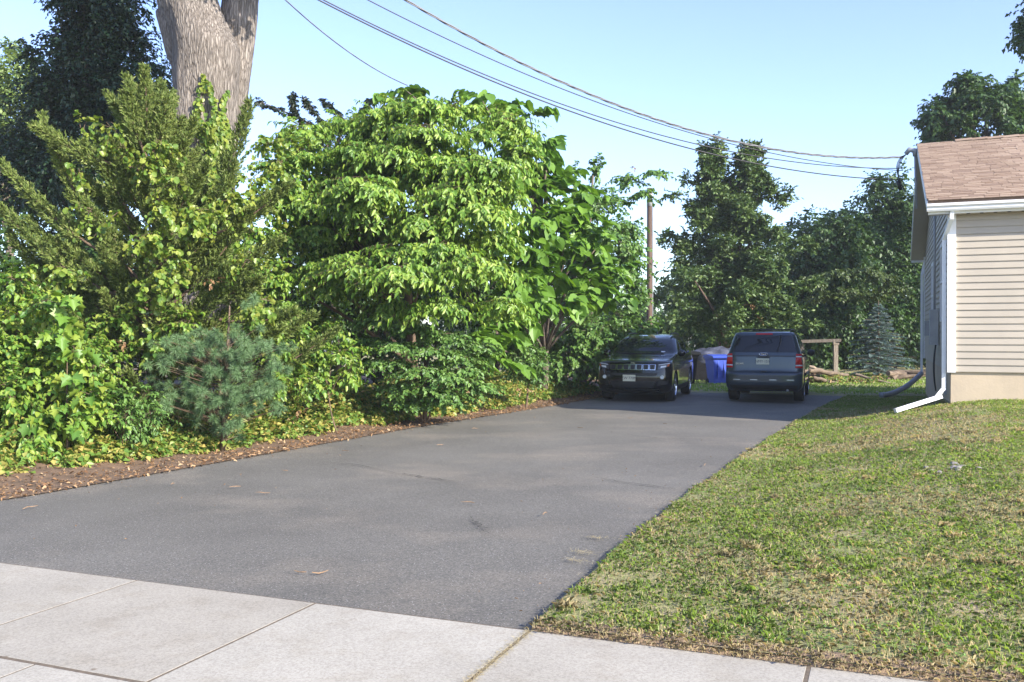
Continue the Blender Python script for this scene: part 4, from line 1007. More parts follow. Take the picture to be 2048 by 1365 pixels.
# ---- vine-covered tree behind the black SUV
vt = cat(clumps(W(1205, 520, 27), (1.25, 1.2, 2.2), 42, .55, 26, .5), clumps(W(1230, 680, 26.5), (1.2, 1.0, .9), 20, .5, 26, .5), clumps(W(1140, 690, 24.5), (.9, .8, .9), 16, .5, 26, .4),
         np.array([C_(1195, 335, 27, .22, .5, 22), C_(1150, 345, 27, .2, .4, 14), C_(1180, 400, 27, .6, .5, 34), C_(1255, 360, 27, .6, .3, 26), C_(1310, 345, 27, .6, .18, 20), C_(1290, 385, 27, .6, .2, 20), C_(1230, 400, 27, .6, .4, 30), C_(1150, 600, 25, .7, .6, 40), C_(1280, 600, 27, .4, .5, 24)]))
tree('vine_covered_tree', G(21.0, -6.4, .1), 'vine draped green tree behind the black SUV with a branch over the pole', l_shr, m_bark, vt, .12, nl=11, L=.12, Wd=.09, shape='tri', droop=.3, ldroop=.5, stem_r=.005, topz=6.2)
# ---- plum branches against the sky
pm = []
PLB = (((515, 203), (580, 225), (660, 270)), ((584, 188), (586, 210), (600, 238)), ((610, 200), (622, 215), (650, 250)), ((646, 202), (668, 214), (690, 250)), ((742, 200), (735, 212), (725, 230)))
for a0_, b0_, c0_ in PLB:
    for q_ in bez(a0_, b0_, c0_, 12): pm.append(C_(q_[0], q_[1], 22, .11, .075, 5))
pm += [C_(650, 262, 22, .35, .2, 20), C_(640, 290, 22.5, .6, .4, 30), C_(580, 330, 22.5, .6, .5, 26), C_(690, 280, 22.5, .6, .4, 26)]
tree('plum_tree', np.array([-4.2, 23, .2]), 'dark leaved plum with bare arching branches against the sky', l_plum, m_bark, pm, .1, nl=10, L=.09, Wd=.045, shape='lance', droop=.1, ldroop=.6, stem_r=.004, limbs=False, topz=4.6)
plum_o = [o_ for o_ in C.objects if o_.name.startswith('plum_tree')][0]
for a0_, b0_, c0_ in PLB:
    q_ = bez(W(*a0_, 22), W(*b0_, 22), W(*c0_, 22.2), 9); MB().add(*tube(np.concatenate([q_, [W(620, 420, 22.8)]]), np.linspace(.008, .04, 10), 6)).build('branch', m_bark, plum_o, True)
# ---- dark fill trees added behind the hedge to block light in its gaps
for q, (px_, Y_, h_, lab) in enumerate(((-60, 22, 5.0, 'added dark fill tree at the far left behind the juniper'), (560, 24, 4.6, 'added dark fill tree in the gap between juniper and dogwood'), (760, 25, 4.6, 'added dark fill tree right behind the dogwood'), (990, 27.5, 5.6, 'added dark fill tree behind dogwood and catalpa'), (180, 21, 4.6, 'added dark fill tree behind the juniper'))):
    p_ = W(px_, HZ, Y_); tree('fill_tree', (p_[0], Y_, .1), lab, l_und, m_bark, clumps((p_[0], Y_, h_*.52), (2.2, 1.6, h_*.46), 46, .75, 26, .35, zmin=.2), .12, nl=8, L=.15, Wd=.1, shape='tri', ldroop=.5, group='dark fill trees added behind the hedge')
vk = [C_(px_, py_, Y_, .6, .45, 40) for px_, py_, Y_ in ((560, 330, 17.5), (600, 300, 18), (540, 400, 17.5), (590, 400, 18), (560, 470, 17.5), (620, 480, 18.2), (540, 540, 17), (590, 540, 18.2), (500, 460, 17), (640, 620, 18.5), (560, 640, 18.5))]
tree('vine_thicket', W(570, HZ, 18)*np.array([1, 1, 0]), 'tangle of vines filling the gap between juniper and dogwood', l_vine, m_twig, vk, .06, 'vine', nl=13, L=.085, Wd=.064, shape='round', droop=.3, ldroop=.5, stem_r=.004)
for q, (px_, Y_, h_, lab) in enumerate(((1330, 42, 3.4, 'added dark fill shrub behind the utility pole'), (1430, 41, 3.2, 'added dark fill shrub behind the blue bin'), (1530, 41, 3.4, 'added dark fill shrub behind the blue SUV'), (1620, 40, 3.6, 'added dark fill shrub behind the wooden arbor'), (1710, 40, 4.2, 'added dark fill shrub left of the blue spruce'), (1790, 40, 4.4, 'added dark fill shrub right of the blue spruce'), (1870, 41, 5.0, 'added dark fill shrub behind the house corner'), (1240, 40, 3.4, 'added dark fill shrub behind the black SUV'))):  # dark shrubs added to block the bright horizon and keep the background dark
    p_ = W(px_, HZ, Y_); tree('fill_shrub', (p_[0], Y_, .1), lab, l_und, m_bark, clumps((p_[0], Y_, h_*.48), (1.7, 1.0, h_*.46), 34, .6, 24, .3, zmin=.2), .06, 'shrub', nl=7, L=.19, Wd=.12, shape='tri', ldroop=.5, group='dark fill shrubs added at the back of the yard')
# ---- far woods
fw = []
for x_ in np.arange(-70, 75, 3.2):
    yy = R.uniform(62, 80); h_ = R.uniform(4.5, 7.5) if x_ < 12 else R.uniform(7, 10)
    fw.append(clumps((x_, yy, h_*.5), (2.6, 2, h_*.5), 13, 1.4, 13, .5, zmin=.2))
V, F, tw = crown_data(np.concatenate(fw), nl=5, L=.55, Wd=.4, ldroop=.4, shape='tri'); tag(link('far_woods', mesh('far_woods', V, F, l_dec)), 'distant strip of green woods closing the horizon', 'woods', kind='stuff')

# ---- oak
m_oak, t, b = nodes('oak_bark')
g_ = t.nodes.new('ShaderNodeTexCoord'); mp = t.nodes.new('ShaderNodeMapping'); mp.inputs['Scale'].default_value = (1, 1, .13); t.links.new(g_.outputs['Object'], mp.inputs[0])
n0 = t.nodes.new('ShaderNodeTexNoise'); n0.inputs['Scale'].default_value = 6; n0.inputs['Detail'].default_value = 5; t.links.new(mp.outputs[0], n0.inputs['Vector'])
dv_ = mixc(t, .14, mp.outputs[0], n0.outputs['Color'], 'ADD')
ve = t.nodes.new('ShaderNodeTexVoronoi'); ve.feature = 'DISTANCE_TO_EDGE'; ve.inputs['Scale'].default_value = 24; t.links.new(dv_, ve.inputs['Vector'])
n1 = noise(t, mp.outputs[0], 30, 7, .7); n2 = noise(t, mp.outputs[0], 2.4, 4)
re_ = ramp(t, [(.55, .53, .51), (1, 1, 1)], [.0, .22]); t.links.new(ve.outputs['Distance'], re_.inputs[0])
r1 = ramp(t, [(.10, .085, .074), (.225, .195, .172), (.29, .26, .235)], [.36, .48, .64]); t.links.new(n1, r1.inputs[0])
r2 = ramp(t, [(.72, .71, .69), (1.08, 1.07, 1.05)], [.35, .65]); t.links.new(n2, r2.inputs[0])
cb = mixc(t, 1.0, mixc(t, .8, r1.outputs[0], r2.outputs[0], 'MULTIPLY'), re_.outputs[0], 'MULTIPLY')
t.links.new(cb, b.inputs['Base Color']); b.inputs['Roughness'].default_value = .92
bump(t, b, mixc(t, .35, re_.outputs[0], r1.outputs[0]), 1.0, .05)
YO = 18.5
oak = thing('oak_tree', W(408, HZ, YO)*np.array([1, 1, 0]), 'huge old grey barked tree trunk rising above the juniper', 'tree')
def barktube(rows_, seg=90, name='trunk', per=16, amp=.035, yoff=0):
    rows_ = np.array(rows_, float); yy = np.linspace(0, 1, per*(len(rows_)-1)+1); kk = np.linspace(0, 1, len(rows_))
    cx, cz, hw = [np.interp(yy, kk, rows_[:, i]) for i in range(3)]
    ker = np.ones(9)/9
    def sm(a_): p_ = np.pad(a_, 4, mode='edge'); return np.convolve(p_, ker, 'valid')
    cx, hw = sm(cx), sm(hw)
    V = []
    for i in range(len(yy)):
        for j in range(seg):
            a_ = 2*math.pi*j/seg; ca, sa = math.cos(a_), math.sin(a_); X_, Y_, Z_ = ca*hw[i], sa*hw[i], cz[i]
            d = amp*(mn.noise((ca*6.5, sa*6.5, Z_*.9))*.55+mn.noise((ca*15, sa*15, Z_*1.9))*.6)+.10*hw[i]*mn.noise((ca*1.3+5, sa*1.3, Z_*.6))
            V.append((cx[i]+X_+ca*d, YO+yoff+Y_+sa*d, Z_))
    n = len(yy); i = (np.arange(n-1)[:, None]*seg+np.arange(seg)[None]).ravel(); j = (np.arange(n-1)[:, None]*seg+((np.arange(seg)+1) % seg)[None]).ravel()
    return part(name, np.array(V), np.stack([i, j, j+seg, i+seg], 1), m_oak, oak, True)
ow = lambda px, py, half: (*W(px, py, YO)[[0, 2]], half/FPX*YO)
barktube([ow(408, 700, 88), ow(408, 600, 74), ow(408, 500, 66), ow(408, 400, 62), ow(409, 300, 61), ow(410, 220, 61), ow(411, 150, 64), ow(410, 100, 67), ow(396, 60, 62), ow(380, 20, 60), ow(364, -40, 55), ow(355, -140, 48), ow(330, -300, 38), ow(300, -480, 28)])
barktube([ow(432, 250, 34), ow(442, 190, 36), ow(450, 130, 37), ow(457, 80, 37), ow(462, 30, 37), ow(468, -30, 35), ow(485, -140, 32), ow(505, -300, 26), ow(525, -450, 18)], 70, 'leader', 14, .025, .5)
mb = MB(); a_ = W(350, 60, YO-.25); mb.add(*tube(bez(W(395, 120, YO+.1), W(352, 62, YO-.05), W(322, 20, YO-.1), 12), [.5, .5, .48, .45, .41, .36, .31, .27, .23, .19, .16, .11], 22)); mb.build('branch_collar', m_oak, oak, True)
oc = cat(clumps((-7.5, 20, 14.2), (6.0, 5, 3.0), 90, 1.2, 20, .45), np.array([[-3.2, 16.6, 9.9, .75, .75, .6, 30], [-2.7, 16.1, 10.6, .8, .8, .6, 30], [-3.7, 17.0, 10.9, .8, .8, .7, 30]]))
V, F, tw = crown_data(oc, nl=8, L=.2, Wd=.13, shape='tri', ldroop=.4); part('crown', V, F, l_dec, oak)
mb = MB()
for i in R.permutation(len(oc))[:26]:
    e_ = oc[i, :3]; p_ = np.array([*(W(340, -300, YO) if e_[0] < -7 else W(500, -280, YO))]); mb.add(*tube(bez(p_, (p_+e_)/2+np.array([0, 0, .6]), e_, 7), np.linspace(.16, .03, 7), 7))
mb.build('limbs', m_bark, oak, True)
# ivy on the trunk
def ivy(n, fn, L, mat, name, label):
    pts = []; nn = []
    for k in range(n):
        px_, py_, rr_ = fn(); hw = 62.
        a_ = np.clip((px_-408)/hw, -.97, .97); y_ = YO-math.sqrt(1-a_*a_)*hw/FPX*YO-.03-rr_
        pts.append(W(px_, py_, y_)); nn.append((a_, -math.sqrt(1-a_*a_), .2))
    P = np.array(pts); N = np.array(nn)+R.normal(size=(n, 3))*.35
    D = R.normal(size=(n, 3))*.5; D[:, 2] -= .9
    ls = L*R.uniform(.6, 1.25, n); V, F = leaves(P, D, N, ls, ls*.85, 'heart', .1, .1)
    tag(link(name, mesh(name, V, F, mat)), label, 'vine')
def f_ivy():
    while True:
        if R.uniform() < .16:
            x0, top_, sg = ((402, 150, 5), (424, 162, 3.5), (452, 182, 4))[R.integers(0, 3)]
            py_ = R.uniform(top_, 300); px_ = x0+R.normal()*(sg*(.5+(py_-top_)/120))+6*math.sin(py_*.05+x0); rr_ = R.uniform(0, .05)
        else:
            py_ = 235+300*R.uniform()**.75; k = (py_-235)/300
            px_ = 448-22*k+R.normal()*(7+34*k); rr_ = R.uniform(0, .14)
        if 350 < px_ < 474: return px_, py_, rr_
ivy(2600, f_ivy, .085, l_yel, 'ivy_vine', 'yellow green ivy climbing the face of the huge grey trunk')
pc = [C_(395, 250, 17.5, .32, .3, 14)]
V, F, tw = crown_data(pc, nl=8, L=.15, Wd=.08, ldroop=.6); tag(link('creeper_shoot', mesh('creeper_shoot', V, F, l_yel)), 'yellow green leaf cluster hanging on the trunk above the ivy', 'vine')

# ---- juniper
def juniper(base, H, plumes, name, label):
    t_ = thing(name, base, label, 'tree')
    b0 = np.array(base); MB().add(*tube(np.stack([b0[0]+.05*np.sin(np.linspace(0, 3, 10)), b0[1]+0*np.linspace(0, 1, 10), np.linspace(-.1, H*.93, 10)], 1), np.linspace(.11, .02, 10), 9)).build('trunk', m_twig, t_, True)
    Vs = []; mb = MB()
    for (p0, p1, rad_) in plumes:
        p0 = np.array(p0); p1 = np.array(p1); ln = np.linalg.norm(p1-p0)
        pm_ = (p0+p1)/2+np.array([0, 0, -.13*ln]); ax_ = lambda s: (1-s)**2*p0+2*s*(1-s)*pm_+s*s*p1
        mb.add(*tube(bez(p0, pm_, p1, 6), np.linspace(.028, .005, 6), 5, False))
        n = int(140*ln)+30
        s = R.uniform(.18, 1, (n, 1))**.8; c_ = ax_(s); tn = nrm(2*(1-s)*(pm_-p0)+2*s*(p1-pm_))
        rr_ = rad_*(1.03-s**1.35)*R.uniform(.25, 1.1, (n, 1)); od = rdir(n); od = nrm(od-tn*np.sum(od*tn, 1, keepdims=True))
        o_ = c_+od*rr_*.55; d_ = nrm(tn*1.0+od*.65+np.array([0, 0, .35])+R.normal(size=(n, 3))*.18)
        L_ = (.10+.16*(1-s))*R.uniform(.6, 1.2, (n, 1))
        m_ = 14
        for k in range(m_):
            f_ = R.uniform(.05, 1, (n, 1)); q_ = o_+d_*L_*f_
            sd2 = nrm(R.normal(size=(n, 3))); e_ = nrm(d_*.85+sd2*.62)
            l2 = R.uniform(.03, .07, (n, 1)); wd = np.cross(e_, rdir(n))*.0145
            Vs.append(np.stack([q_-wd, q_+wd, q_+e_*l2], 1).reshape(-1, 3))
    V = np.concatenate(Vs); F = np.arange(len(V)).reshape(-1, 3); part('crown', V, F, l_jun, t_); mb.build('limbs', m_twig, t_, True)
    return t_
jb = W(305, HZ, 14.2); jb[2] = .15; JH = 5.6; pl_ = []
for k in range(96):
    f = (k+.5)/96; z0 = .35+(JH-.9)*f**1.15; a_ = k*2.399+R.uniform(-.3, .3); ln = (2.15*(1-f)**.75+.45)*R.uniform(.75, 1.1)
    el = rad(22+38*f+R.uniform(-8, 10)); p0 = np.array([jb[0], jb[1], z0]); d = np.array([math.cos(a_)*math.cos(el), math.sin(a_)*math.cos(el)*.85, math.sin(el)])
    pl_.append((p0+d*.12*ln, p0+d*ln*R.uniform(.85, 1.25), (.09+.17*(1-f))*R.uniform(.8, 1.15)))
for a_, b_ in (((200, 470), (85, 232)), ((230, 520), (5, 330)), ((180, 560), (-10, 405)), ((260, 600), (60, 480)), ((270, 440), (200, 310)), ((300, 300), (290, 138)), ((300, 330), (250, 190)), ((310, 330), (335, 200)), ((420, 560), (560, 480)), ((440, 640), (590, 625)), ((400, 480), (580, 370)),
               ((430, 400), (500, 205)), ((400, 450), (470, 330)), ((250, 640), (120, 560)), ((300, 720), (420, 690)), ((300, 740), (250, 640)), ((360, 700), (330, 620)), ((260, 760), (190, 660)), ((280, 340), (70, 255)), ((300, 420), (130, 340)), ((240, 700), (110, 600)), ((230, 600), (150, 500)), ((280, 560), (210, 470)), ((300, 640), (230, 560)), ((330, 760), (300, 650)), ((380, 620), (450, 540)), ((400, 600), (520, 560)), ((250, 780), (170, 700)), ((360, 780), (400, 700)), ((200, 640), (100, 540)), ((150, 600), (20, 470)), ((430, 690), (560, 660)), ((260, 500), (170, 420))):
    ya = 13.6+R.uniform(-.3, .3); pl_.append((W(*a_, ya+.3), W(*b_, ya), R.uniform(.2, .3)))
juniper(jb, JH, pl_, 'juniper_tree', 'large olive green juniper with upswept feathery plumes at the left')
# vines hung over the juniper
vy = [C_(px_, py_, Y_, .34, .28, n_) for px_, py_, Y_, n_ in ((150, 345, 13, 12), (185, 415, 12.9, 8), (290, 330, 13.2, 26), (320, 290, 13.4, 26), (340, 370, 13, 16), (400, 420, 13, 16), (450, 400, 14, 18), (330, 420, 12.8, 26), (300, 480, 12.7, 30), (340, 520, 12.6, 26), (310, 560, 12.6, 20), (380, 450, 12.9, 24), (420, 430, 13.2, 26), (470, 400, 13.6, 26), (505, 360, 14.4, 16), (235, 425, 12.8, 7),
      (500, 520, 13, 16), (360, 570, 12.6, 12), (290, 600, 12.6, 12), (510, 630, 13, 22), (530, 600, 13.2, 18), (170, 250, 13.6, 10), (220, 255, 13.5, 12), (540, 280, 15.5, 24), (560, 330, 15.5, 24), (520, 400, 14.5, 20), (240, 300, 13.4, 14), (60, 560, 12, 24), (120, 540, 12.3, 22))]
vy = [q_[:6]+[int(q_[6]*.62)] for q_ in vy]
V, F, tw = crown_data(vy, nl=12, L=.074, Wd=.06, shape='round', droop=.45, ldroop=.5, up=.4, out=.7, jit=.6, reach=(.5, 1.25))
bv = thing('bittersweet_vine', jb, 'yellow green round leaved vine sprawling over the big juniper', 'vine'); part('foliage', V, F, l_yel, bv); V, F = stems(tw, .005); tag(part('stems', V, F, m_twig, bv), kind='stuff')
# ---- white pine
pb_ = W(445, HZ, 12.7); pb_[2] = .12; wp = thing('white_pine', pb_, 'young blue green white pine with soft needle tufts before the juniper', 'tree')
MB().add(*tube([(pb_[0], pb_[1], 0), (pb_[0]+.05, pb_[1], 1.0), (pb_[0]+.1, pb_[1], 2.0)], [.04, .03, .01], 7)).build('trunk', m_twig, wp, True)
tips = []
for px_, py_, sx, sy, n_ in ((350, 685, 40, 12, 12), (500, 600, 14, 12, 3), (380, 700, 60, 14, 14), (520, 700, 40, 18, 12), (440, 680, 55, 18, 18), (500, 690, 40, 18, 14), (450, 740, 50, 18, 22), (480, 790, 55, 18, 26), (430, 810, 45, 16, 20), (350, 810, 22, 16, 10), (400, 780, 30, 18, 14), (450, 850, 35, 12, 12), (520, 770, 25, 25, 10), (550, 740, 18, 30, 8), (330, 760, 30, 26, 8)):
    for k in range(int(n_*1.25)): tips.append(W(px_+R.normal()*sx*.75, py_+R.normal()*sy*.95, 12.0+R.uniform(0, 1.0)))
tips = np.array(tips); mb = MB(); Vs = []
for p_ in tips:
    b1 = np.array([pb_[0], pb_[1]+.1, max(.15, p_[2]-.3)]); mb.add(*tube(bez(b1, (b1+p_)/2, p_, 4), [.007, .006, .004, .003], 4, False))
    n = 190; dd = nrm(np.array([(p_[0]-pb_[0])*.8, (p_[1]-pb_[1])-.7, .45+R.uniform(-.2, .4)])); e_ = nrm(dd*.55+rdir(n)); q_ = p_-dd*R.uniform(0, .07, (n, 1)); l2 = R.uniform(.075, .12, (n, 1))
    wd = np.cross(e_, rdir(n))*.0042; en = q_+e_*l2; en[:, 2] -= .018
    Vs.append(np.stack([q_-wd, q_+wd, en], 1).reshape(-1, 3))
V = np.concatenate(Vs); part('needles', V, np.arange(len(V)).reshape(-1, 3), l_pine, wp); mb.build('limbs', m_twig, wp, True)
# ---- left foreground shrub and its lobed-leaf sapling
ls = cat(clumps((-6.5, 11.7, 1.05), (1.35, .7, 1.15), 54, .38, 26, .35, zmin=.15), np.array([C_(30, 560, 11.6, .45, .3, 24), C_(90, 600, 11.4, .4, .3, 24), C_(60, 880, 11, .4, .22, 26), C_(120, 850, 11.3, .4, .25, 26), C_(150, 700, 11.6, .35, .3, 22), C_(20, 780, 11, .4, .4, 26)]))
tree('honeysuckle_shrub', (-6.5, 11.8, .1), 'bright green leafy shrub in the left foreground', l_vine, m_twig, ls, .05, 'shrub', nl=15, L=.076, Wd=.05, droop=.25, ldroop=.45, stem_r=.004)
sp2 = [C_(px_, py_, 11.1, .26, .2, 8) for px_, py_ in ((110, 600), (130, 650), (150, 700), (140, 760), (100, 830), (150, 820), (180, 790))]
tree('maple_sapling', W(135, HZ, 11.3)*np.array([1, 1, 0]), 'sapling with large lobed pale green leaves in front of the left shrub', l_vine, m_twig, sp2, .015, 'sapling', nl=6, L=.135, Wd=.135, shape='lobed', ldroop=.45, up=.5, out=.9, stem_r=.004, limbs=False)
fi = [C_(px_, py_, Y_, .4, .3, 26) for px_, py_, Y_ in ((200, 700, 12.6), (240, 640, 13), (300, 690, 13.2), (360, 640, 13.2), (560, 700, 14), (590, 650, 14.6), (620, 690, 14.8), (540, 640, 14), (660, 660, 15.6), (560, 760, 13.8), (620, 760, 14.4), (700, 700, 15.6), (180, 770, 12.2), (220, 800, 12.1))]
tree('bramble_thicket', W(420, HZ, 13.6)*np.array([1, 1, 0]), 'leafy bramble tangle filling the hedge around the young pine', l_vine, m_twig, fi, .04, 'shrub', nl=12, L=.08, Wd=.052, droop=.3, ldroop=.45, stem_r=.004, limbs=False, topz=1.2)
# low shrub with dark stems
tree('low_shrub', W(250, HZ, 11.9)*np.array([1, 1, 0]), 'low dark green shrub between left shrub and white pine', l_shr, m_twig, clumps(W(255, 830, 11.9), (.55, .3, .32), 16, .22, 22, .3, zmin=.1), .02, 'shrub', nl=11, L=.065, Wd=.035, shape='lance', stem_r=.003)
tree('low_shrub', W(680, HZ, 15)*np.array([1, 1, 0]), 'low shrub with whorled leaves standing before the dark gap', l_vine, m_twig, [C_(665, 710, 15, .3, .14, 16), C_(640, 730, 15, .3, .2, 16), C_(700, 740, 15, .35, .2, 20), C_(600, 720, 15, .4, .25, 24)], .015, 'shrub', nl=8, L=.12, Wd=.06, stem_r=.004)
tree('low_shrub', W(1050, HZ, 20.2)*np.array([1, 1, 0]), 'rounded low shrub at the bend of the hedge below the big leaves', l_shr, m_twig, clumps(W(1050, 720, 20.0), (.62, .4, .42), 22, .3, 24, .35), .03, 'shrub', nl=12, L=.07, Wd=.045, stem_r=.003)

# ---- ground vines along the hedge foot, leaf litter
n = 3300; u_ = R.uniform(1.0, 20.5, n); off = R.uniform(.05, 2.0, n)**1.0; v_ = ledge(u_)-.42-off-.35*fbm(u_*1.3, u_*0, 21)-.55*S((5.5-u_)/3)
h_ = .05+1.25*S(off/1.5)*fbm(u_*.9, v_*.9, 31)*R.uniform(.3, 1.25, n)
keep = (fbm(u_*1.1, v_*1.1, 41) > .30)
gc = G(u_, v_, .08+.22*S(off/2.5)+h_*.55)[keep]
cl = np.column_stack([gc, np.full(len(gc), .2), np.full(len(gc), .2), np.full(len(gc), .13), np.full(len(gc), 5)])
V, F, tw = crown_data(cl, nl=8, L=.078, Wd=.055, droop=.2, ldroop=.2, up=.9, out=.4, shape='tri'); tag(link('ground_vines', mesh('ground_vines', V, F, l_weed)), 'low yellow green vines and weeds along the foot of the hedge', 'ground cover', kind='stuff')
V, F, tw = crown_data(np.array([C_(px_, py_, Y_, .2, .14, 4) for px_, py_, Y_ in ((940, 785, 16.2), (1035, 775, 19), (1060, 780, 19.6), (600, 830, 13.6), (250, 690, 12.4), (930, 780, 16.2), (430, 560, 13), (1270, 335, 26.9), (1500, 610, 33.2), (1520, 640, 33.2))]), nl=5, L=.06, Wd=.03, shape='oval')
tag(link('withered_leaves', mesh('withered_leaves', V, F, l_brown)), 'scattered withered brown leaves hanging in the hedge', 'dead leaves', kind='stuff')
n = 7500; u_ = R.uniform(.1, 21, n); v_ = ledge(u_)+.16-R.uniform(0, 1, n)**1.3*1.8; P = G(u_, v_, .02+.26*S((ledge(u_)-v_-.25)/2.5)+R.uniform(0, .03, n))
D = R.normal(size=(n, 3)); D[:, 2] *= .25; N = R.normal(size=(n, 3))*.5; N[:, 2] += 1; ll = R.uniform(.015, .065, n)
V, F = leaves(P, D, N, ll, ll*R.uniform(.15, .6, n), 'oval', .3, .3); tag(link('leaf_litter', mesh('leaf_litter', V, F, l_brown)), 'brown leaf litter along the left edge of the asphalt', 'dead leaves', kind='stuff')
n = 420; u_ = R.uniform(.0, 20, n); v_ = np.where(R.uniform(size=n) < .62, ledge(u_)+R.exponential(.8, n), redge(u_)-R.exponential(.5, n)); P = G(u_, v_, .016+0*u_)
D = R.normal(size=(n, 3)); D[:, 2] *= .1; N = R.normal(size=(n, 3))*.3; N[:, 2] += 1; ll = R.uniform(.01, .032, n)
V, F = leaves(P, D, N, ll, ll*R.uniform(.12, .5, n), 'oval', .3, .3); tag(link('asphalt_debris', mesh('asphalt_debris', V, F, l_brown)), 'small bits of dead leaf scattered on the asphalt', 'debris', kind='stuff')
m_dtw = M('dry_twig', (.30, .19, .11), (.17, .11, .065), rough=.9, scale=20)
for px_, py_, ln_ in ((470, 978, .12), (525, 990, .16), (345, 972, .12), (570, 945, .08), (640, 1150, .12), (600, 1150, .1), (1090, 1033, .12), (1410, 933, .22), (935, 1010, .14), (60, 1020, .22), (690, 905, .14), (950, 860, .16), (1160, 858, .16), (1330, 850, .14), (880, 893, .12), (1260, 838, .12)):
    u0, v0 = px_uv(px_, py_); p_ = G(u0, v0, .018); a_ = R.uniform(0, 3.1); d_ = np.array([math.cos(a_), math.sin(a_)*.8, 0])*ln_/2
    V, F = tube(np.array([p_-d_, p_-d_*.3+R.normal(size=3)*.006, p_+d_*.3+R.normal(size=3)*.006, p_+d_])+np.array([0, 0, .004]), [.003, .0045, .004, .002], 6)
    tag(link('dry_twig', mesh('dry_twig', V, F, m_dtw)), 'short dry brown twig lying on the asphalt driveway', 'twig', 'dry twigs on the driveway')

# ---- left background trees
de = cat(clumps(W(195, 130, 27), (2.0, 1.6, 3.3), 120, .75, 34, .25), clumps(W(120, 330, 26.5), (2.7, 1.6, 2.7), 80, .8, 34, .2), clumps(W(270, 250, 27), (1.3, 1.3, 2.2), 30, .7, 30, .4))
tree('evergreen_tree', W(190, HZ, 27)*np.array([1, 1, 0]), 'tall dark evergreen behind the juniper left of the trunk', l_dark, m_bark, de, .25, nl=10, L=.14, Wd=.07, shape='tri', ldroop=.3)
tree('deciduous_tree', W(20, HZ, 40)*np.array([1, 1, 0]), 'sunlit pale green tree at the far left edge', l_lit, m_bark, cat(clumps(W(15, 200, 40), (1.9, 1.6, 2.6), 60, .8, 24, .5), clumps(W(20, 330, 40), (2.4, 1.6, 2.2), 30, .8, 24, .5)), .25, nl=9, L=.17, Wd=.11, shape='tri')
# ---- right background
mg = []
ymag = 35.5
for k in range(46):                                # boughs, each a run of clumps getting smaller outwards
    f = ((k+.5)/46)**.9; py_ = 680-f*385; hw = (175*(1-f)**.60+14)*R.uniform(.62, 1.18); a_ = math.sin(k*2.399+R.uniform(-.4, .4)); d_ = math.sqrt(max(0, 1-a_*a_))
    cx = 1458+(26 if a_ > 0 else -14)*f; rise = R.uniform(-6, 16)
    for q in range(5):
        g_ = .30+.175*q
        mg.append(C_(cx+a_*hw*g_+R.normal()*4, py_-rise*g_**2+R.normal()*4, ymag-d_*hw/FPX*ymag*g_*.85, (.62-.07*q)*(1-.3*f), .30, 26-2*q))
mg += [list(q_) for q_ in clumps(W(1458, 560, 35.9), (2.1, 1.2, 2.2), 80, .7, 24, .1)]+[list(q_) for q_ in clumps(W(1462, 410, 35.9), (1.0, .8, 1.6), 46, .5, 24, .1)]
mg += [C_(1437, 285, 35, .28, .4, 18), C_(1437, 320, 35, .4, .4, 24), C_(1500, 312, 35, .3, .45, 20), C_(1505, 345, 35, .45, .4, 24), C_(1345, 390, 35, .5, .2, 20), C_(1590, 620, 34, .7, .3, 26), C_(1625, 650, 34, .5, .25, 22), C_(1335, 640, 33.5, .7, .3, 24), C_(1560, 400, 35.5, .6, .35, 22)]
tree('magnolia_tree', W(1458, HZ, 36)*np.array([1, 1, 0]), 'big conical glossy dark green tree with two tops behind the cars', l_mag, m_pole, mg, .22, nl=10, L=.15, Wd=.075, shape='tri', droop=.05, ldroop=.05, up=.7, out=.6, nlimb=16, jit=.6, reach=(.6, 1.3))
tree('deciduous_tree', W(1640, HZ, 41)*np.array([1, 1, 0]), 'mid green tree right of the conical one with sky showing through', l_dec, m_bark, cat(clumps(W(1655, 510, 41), (2.6, 1.8, 2.5), 110, .8, 26, .3), clumps(W(1650, 660, 40), (2.4, 1.6, 1.4), 30, .8, 24, .4)), .22, nl=9, L=.17, Wd=.115, shape='tri')
tree('deciduous_tree', W(1790, HZ, 45)*np.array([1, 1, 0]), 'tall dark tree close to the left wall of the house', l_dec, m_bark, cat(clumps(W(1800, 490, 45), (2.8, 1.8, 3.7), 150, .85, 26, .3), clumps(W(1800, 680, 44), (3.0, 1.8, 1.6), 40, .85, 24, .4)), .28, nl=9, L=.19, Wd=.125, shape='tri')
tree('deciduous_tree', W(1700, HZ, 43)*np.array([1, 1, 0]), 'lighter leafy tree with one sunlit tier above the blue spruce', l_tier, m_bark, [C_(px_, py_, 36.5, .8, .3, 44) for px_, py_ in ((1620, 560), (1670, 545), (1720, 540), (1760, 550), (1690, 580), (1740, 585), (1650, 590), (1785, 575))], .15, nl=11, L=.14, Wd=.09, shape='tri', horiz=.6, topz=2.2, limbs=False)
tree('deciduous_tree', W(1950, HZ, 38)*np.array([1, 1, 0]), 'green treetop rising behind the house roof', l_dec, m_bark, cat(clumps(W(1945, 260, 38), (2.3, 1.8, 2.2), 50, .62, 26, .5), clumps(W(2060, 250, 38), (1.6, 1.8, 2.4), 34, .62, 26, .5), np.array([C_(1945, 165, 38, .8, .55, 40), C_(1985, 190, 38, .5, .4, 24), C_(1850, 240, 38, .5, .3, 24), C_(1905, 200, 38, .6, .4, 28)])), .3, nl=10, L=.2, Wd=.13, shape='tri')
tree('deciduous_tree', W(2150, HZ, 33)*np.array([1, 1, 0]), 'dark treetop leaning in at the upper right corner', l_dec, m_bark, cat(clumps(W(2110, 30, 32), (1.6, 1.4, 1.9), 50, .6, 26, .4), clumps(W(2140, 300, 33), (1.6, 1.4, 2.0), 20, .6, 24, .4)), .3, nl=10, L=.17, Wd=.11, shape='tri')
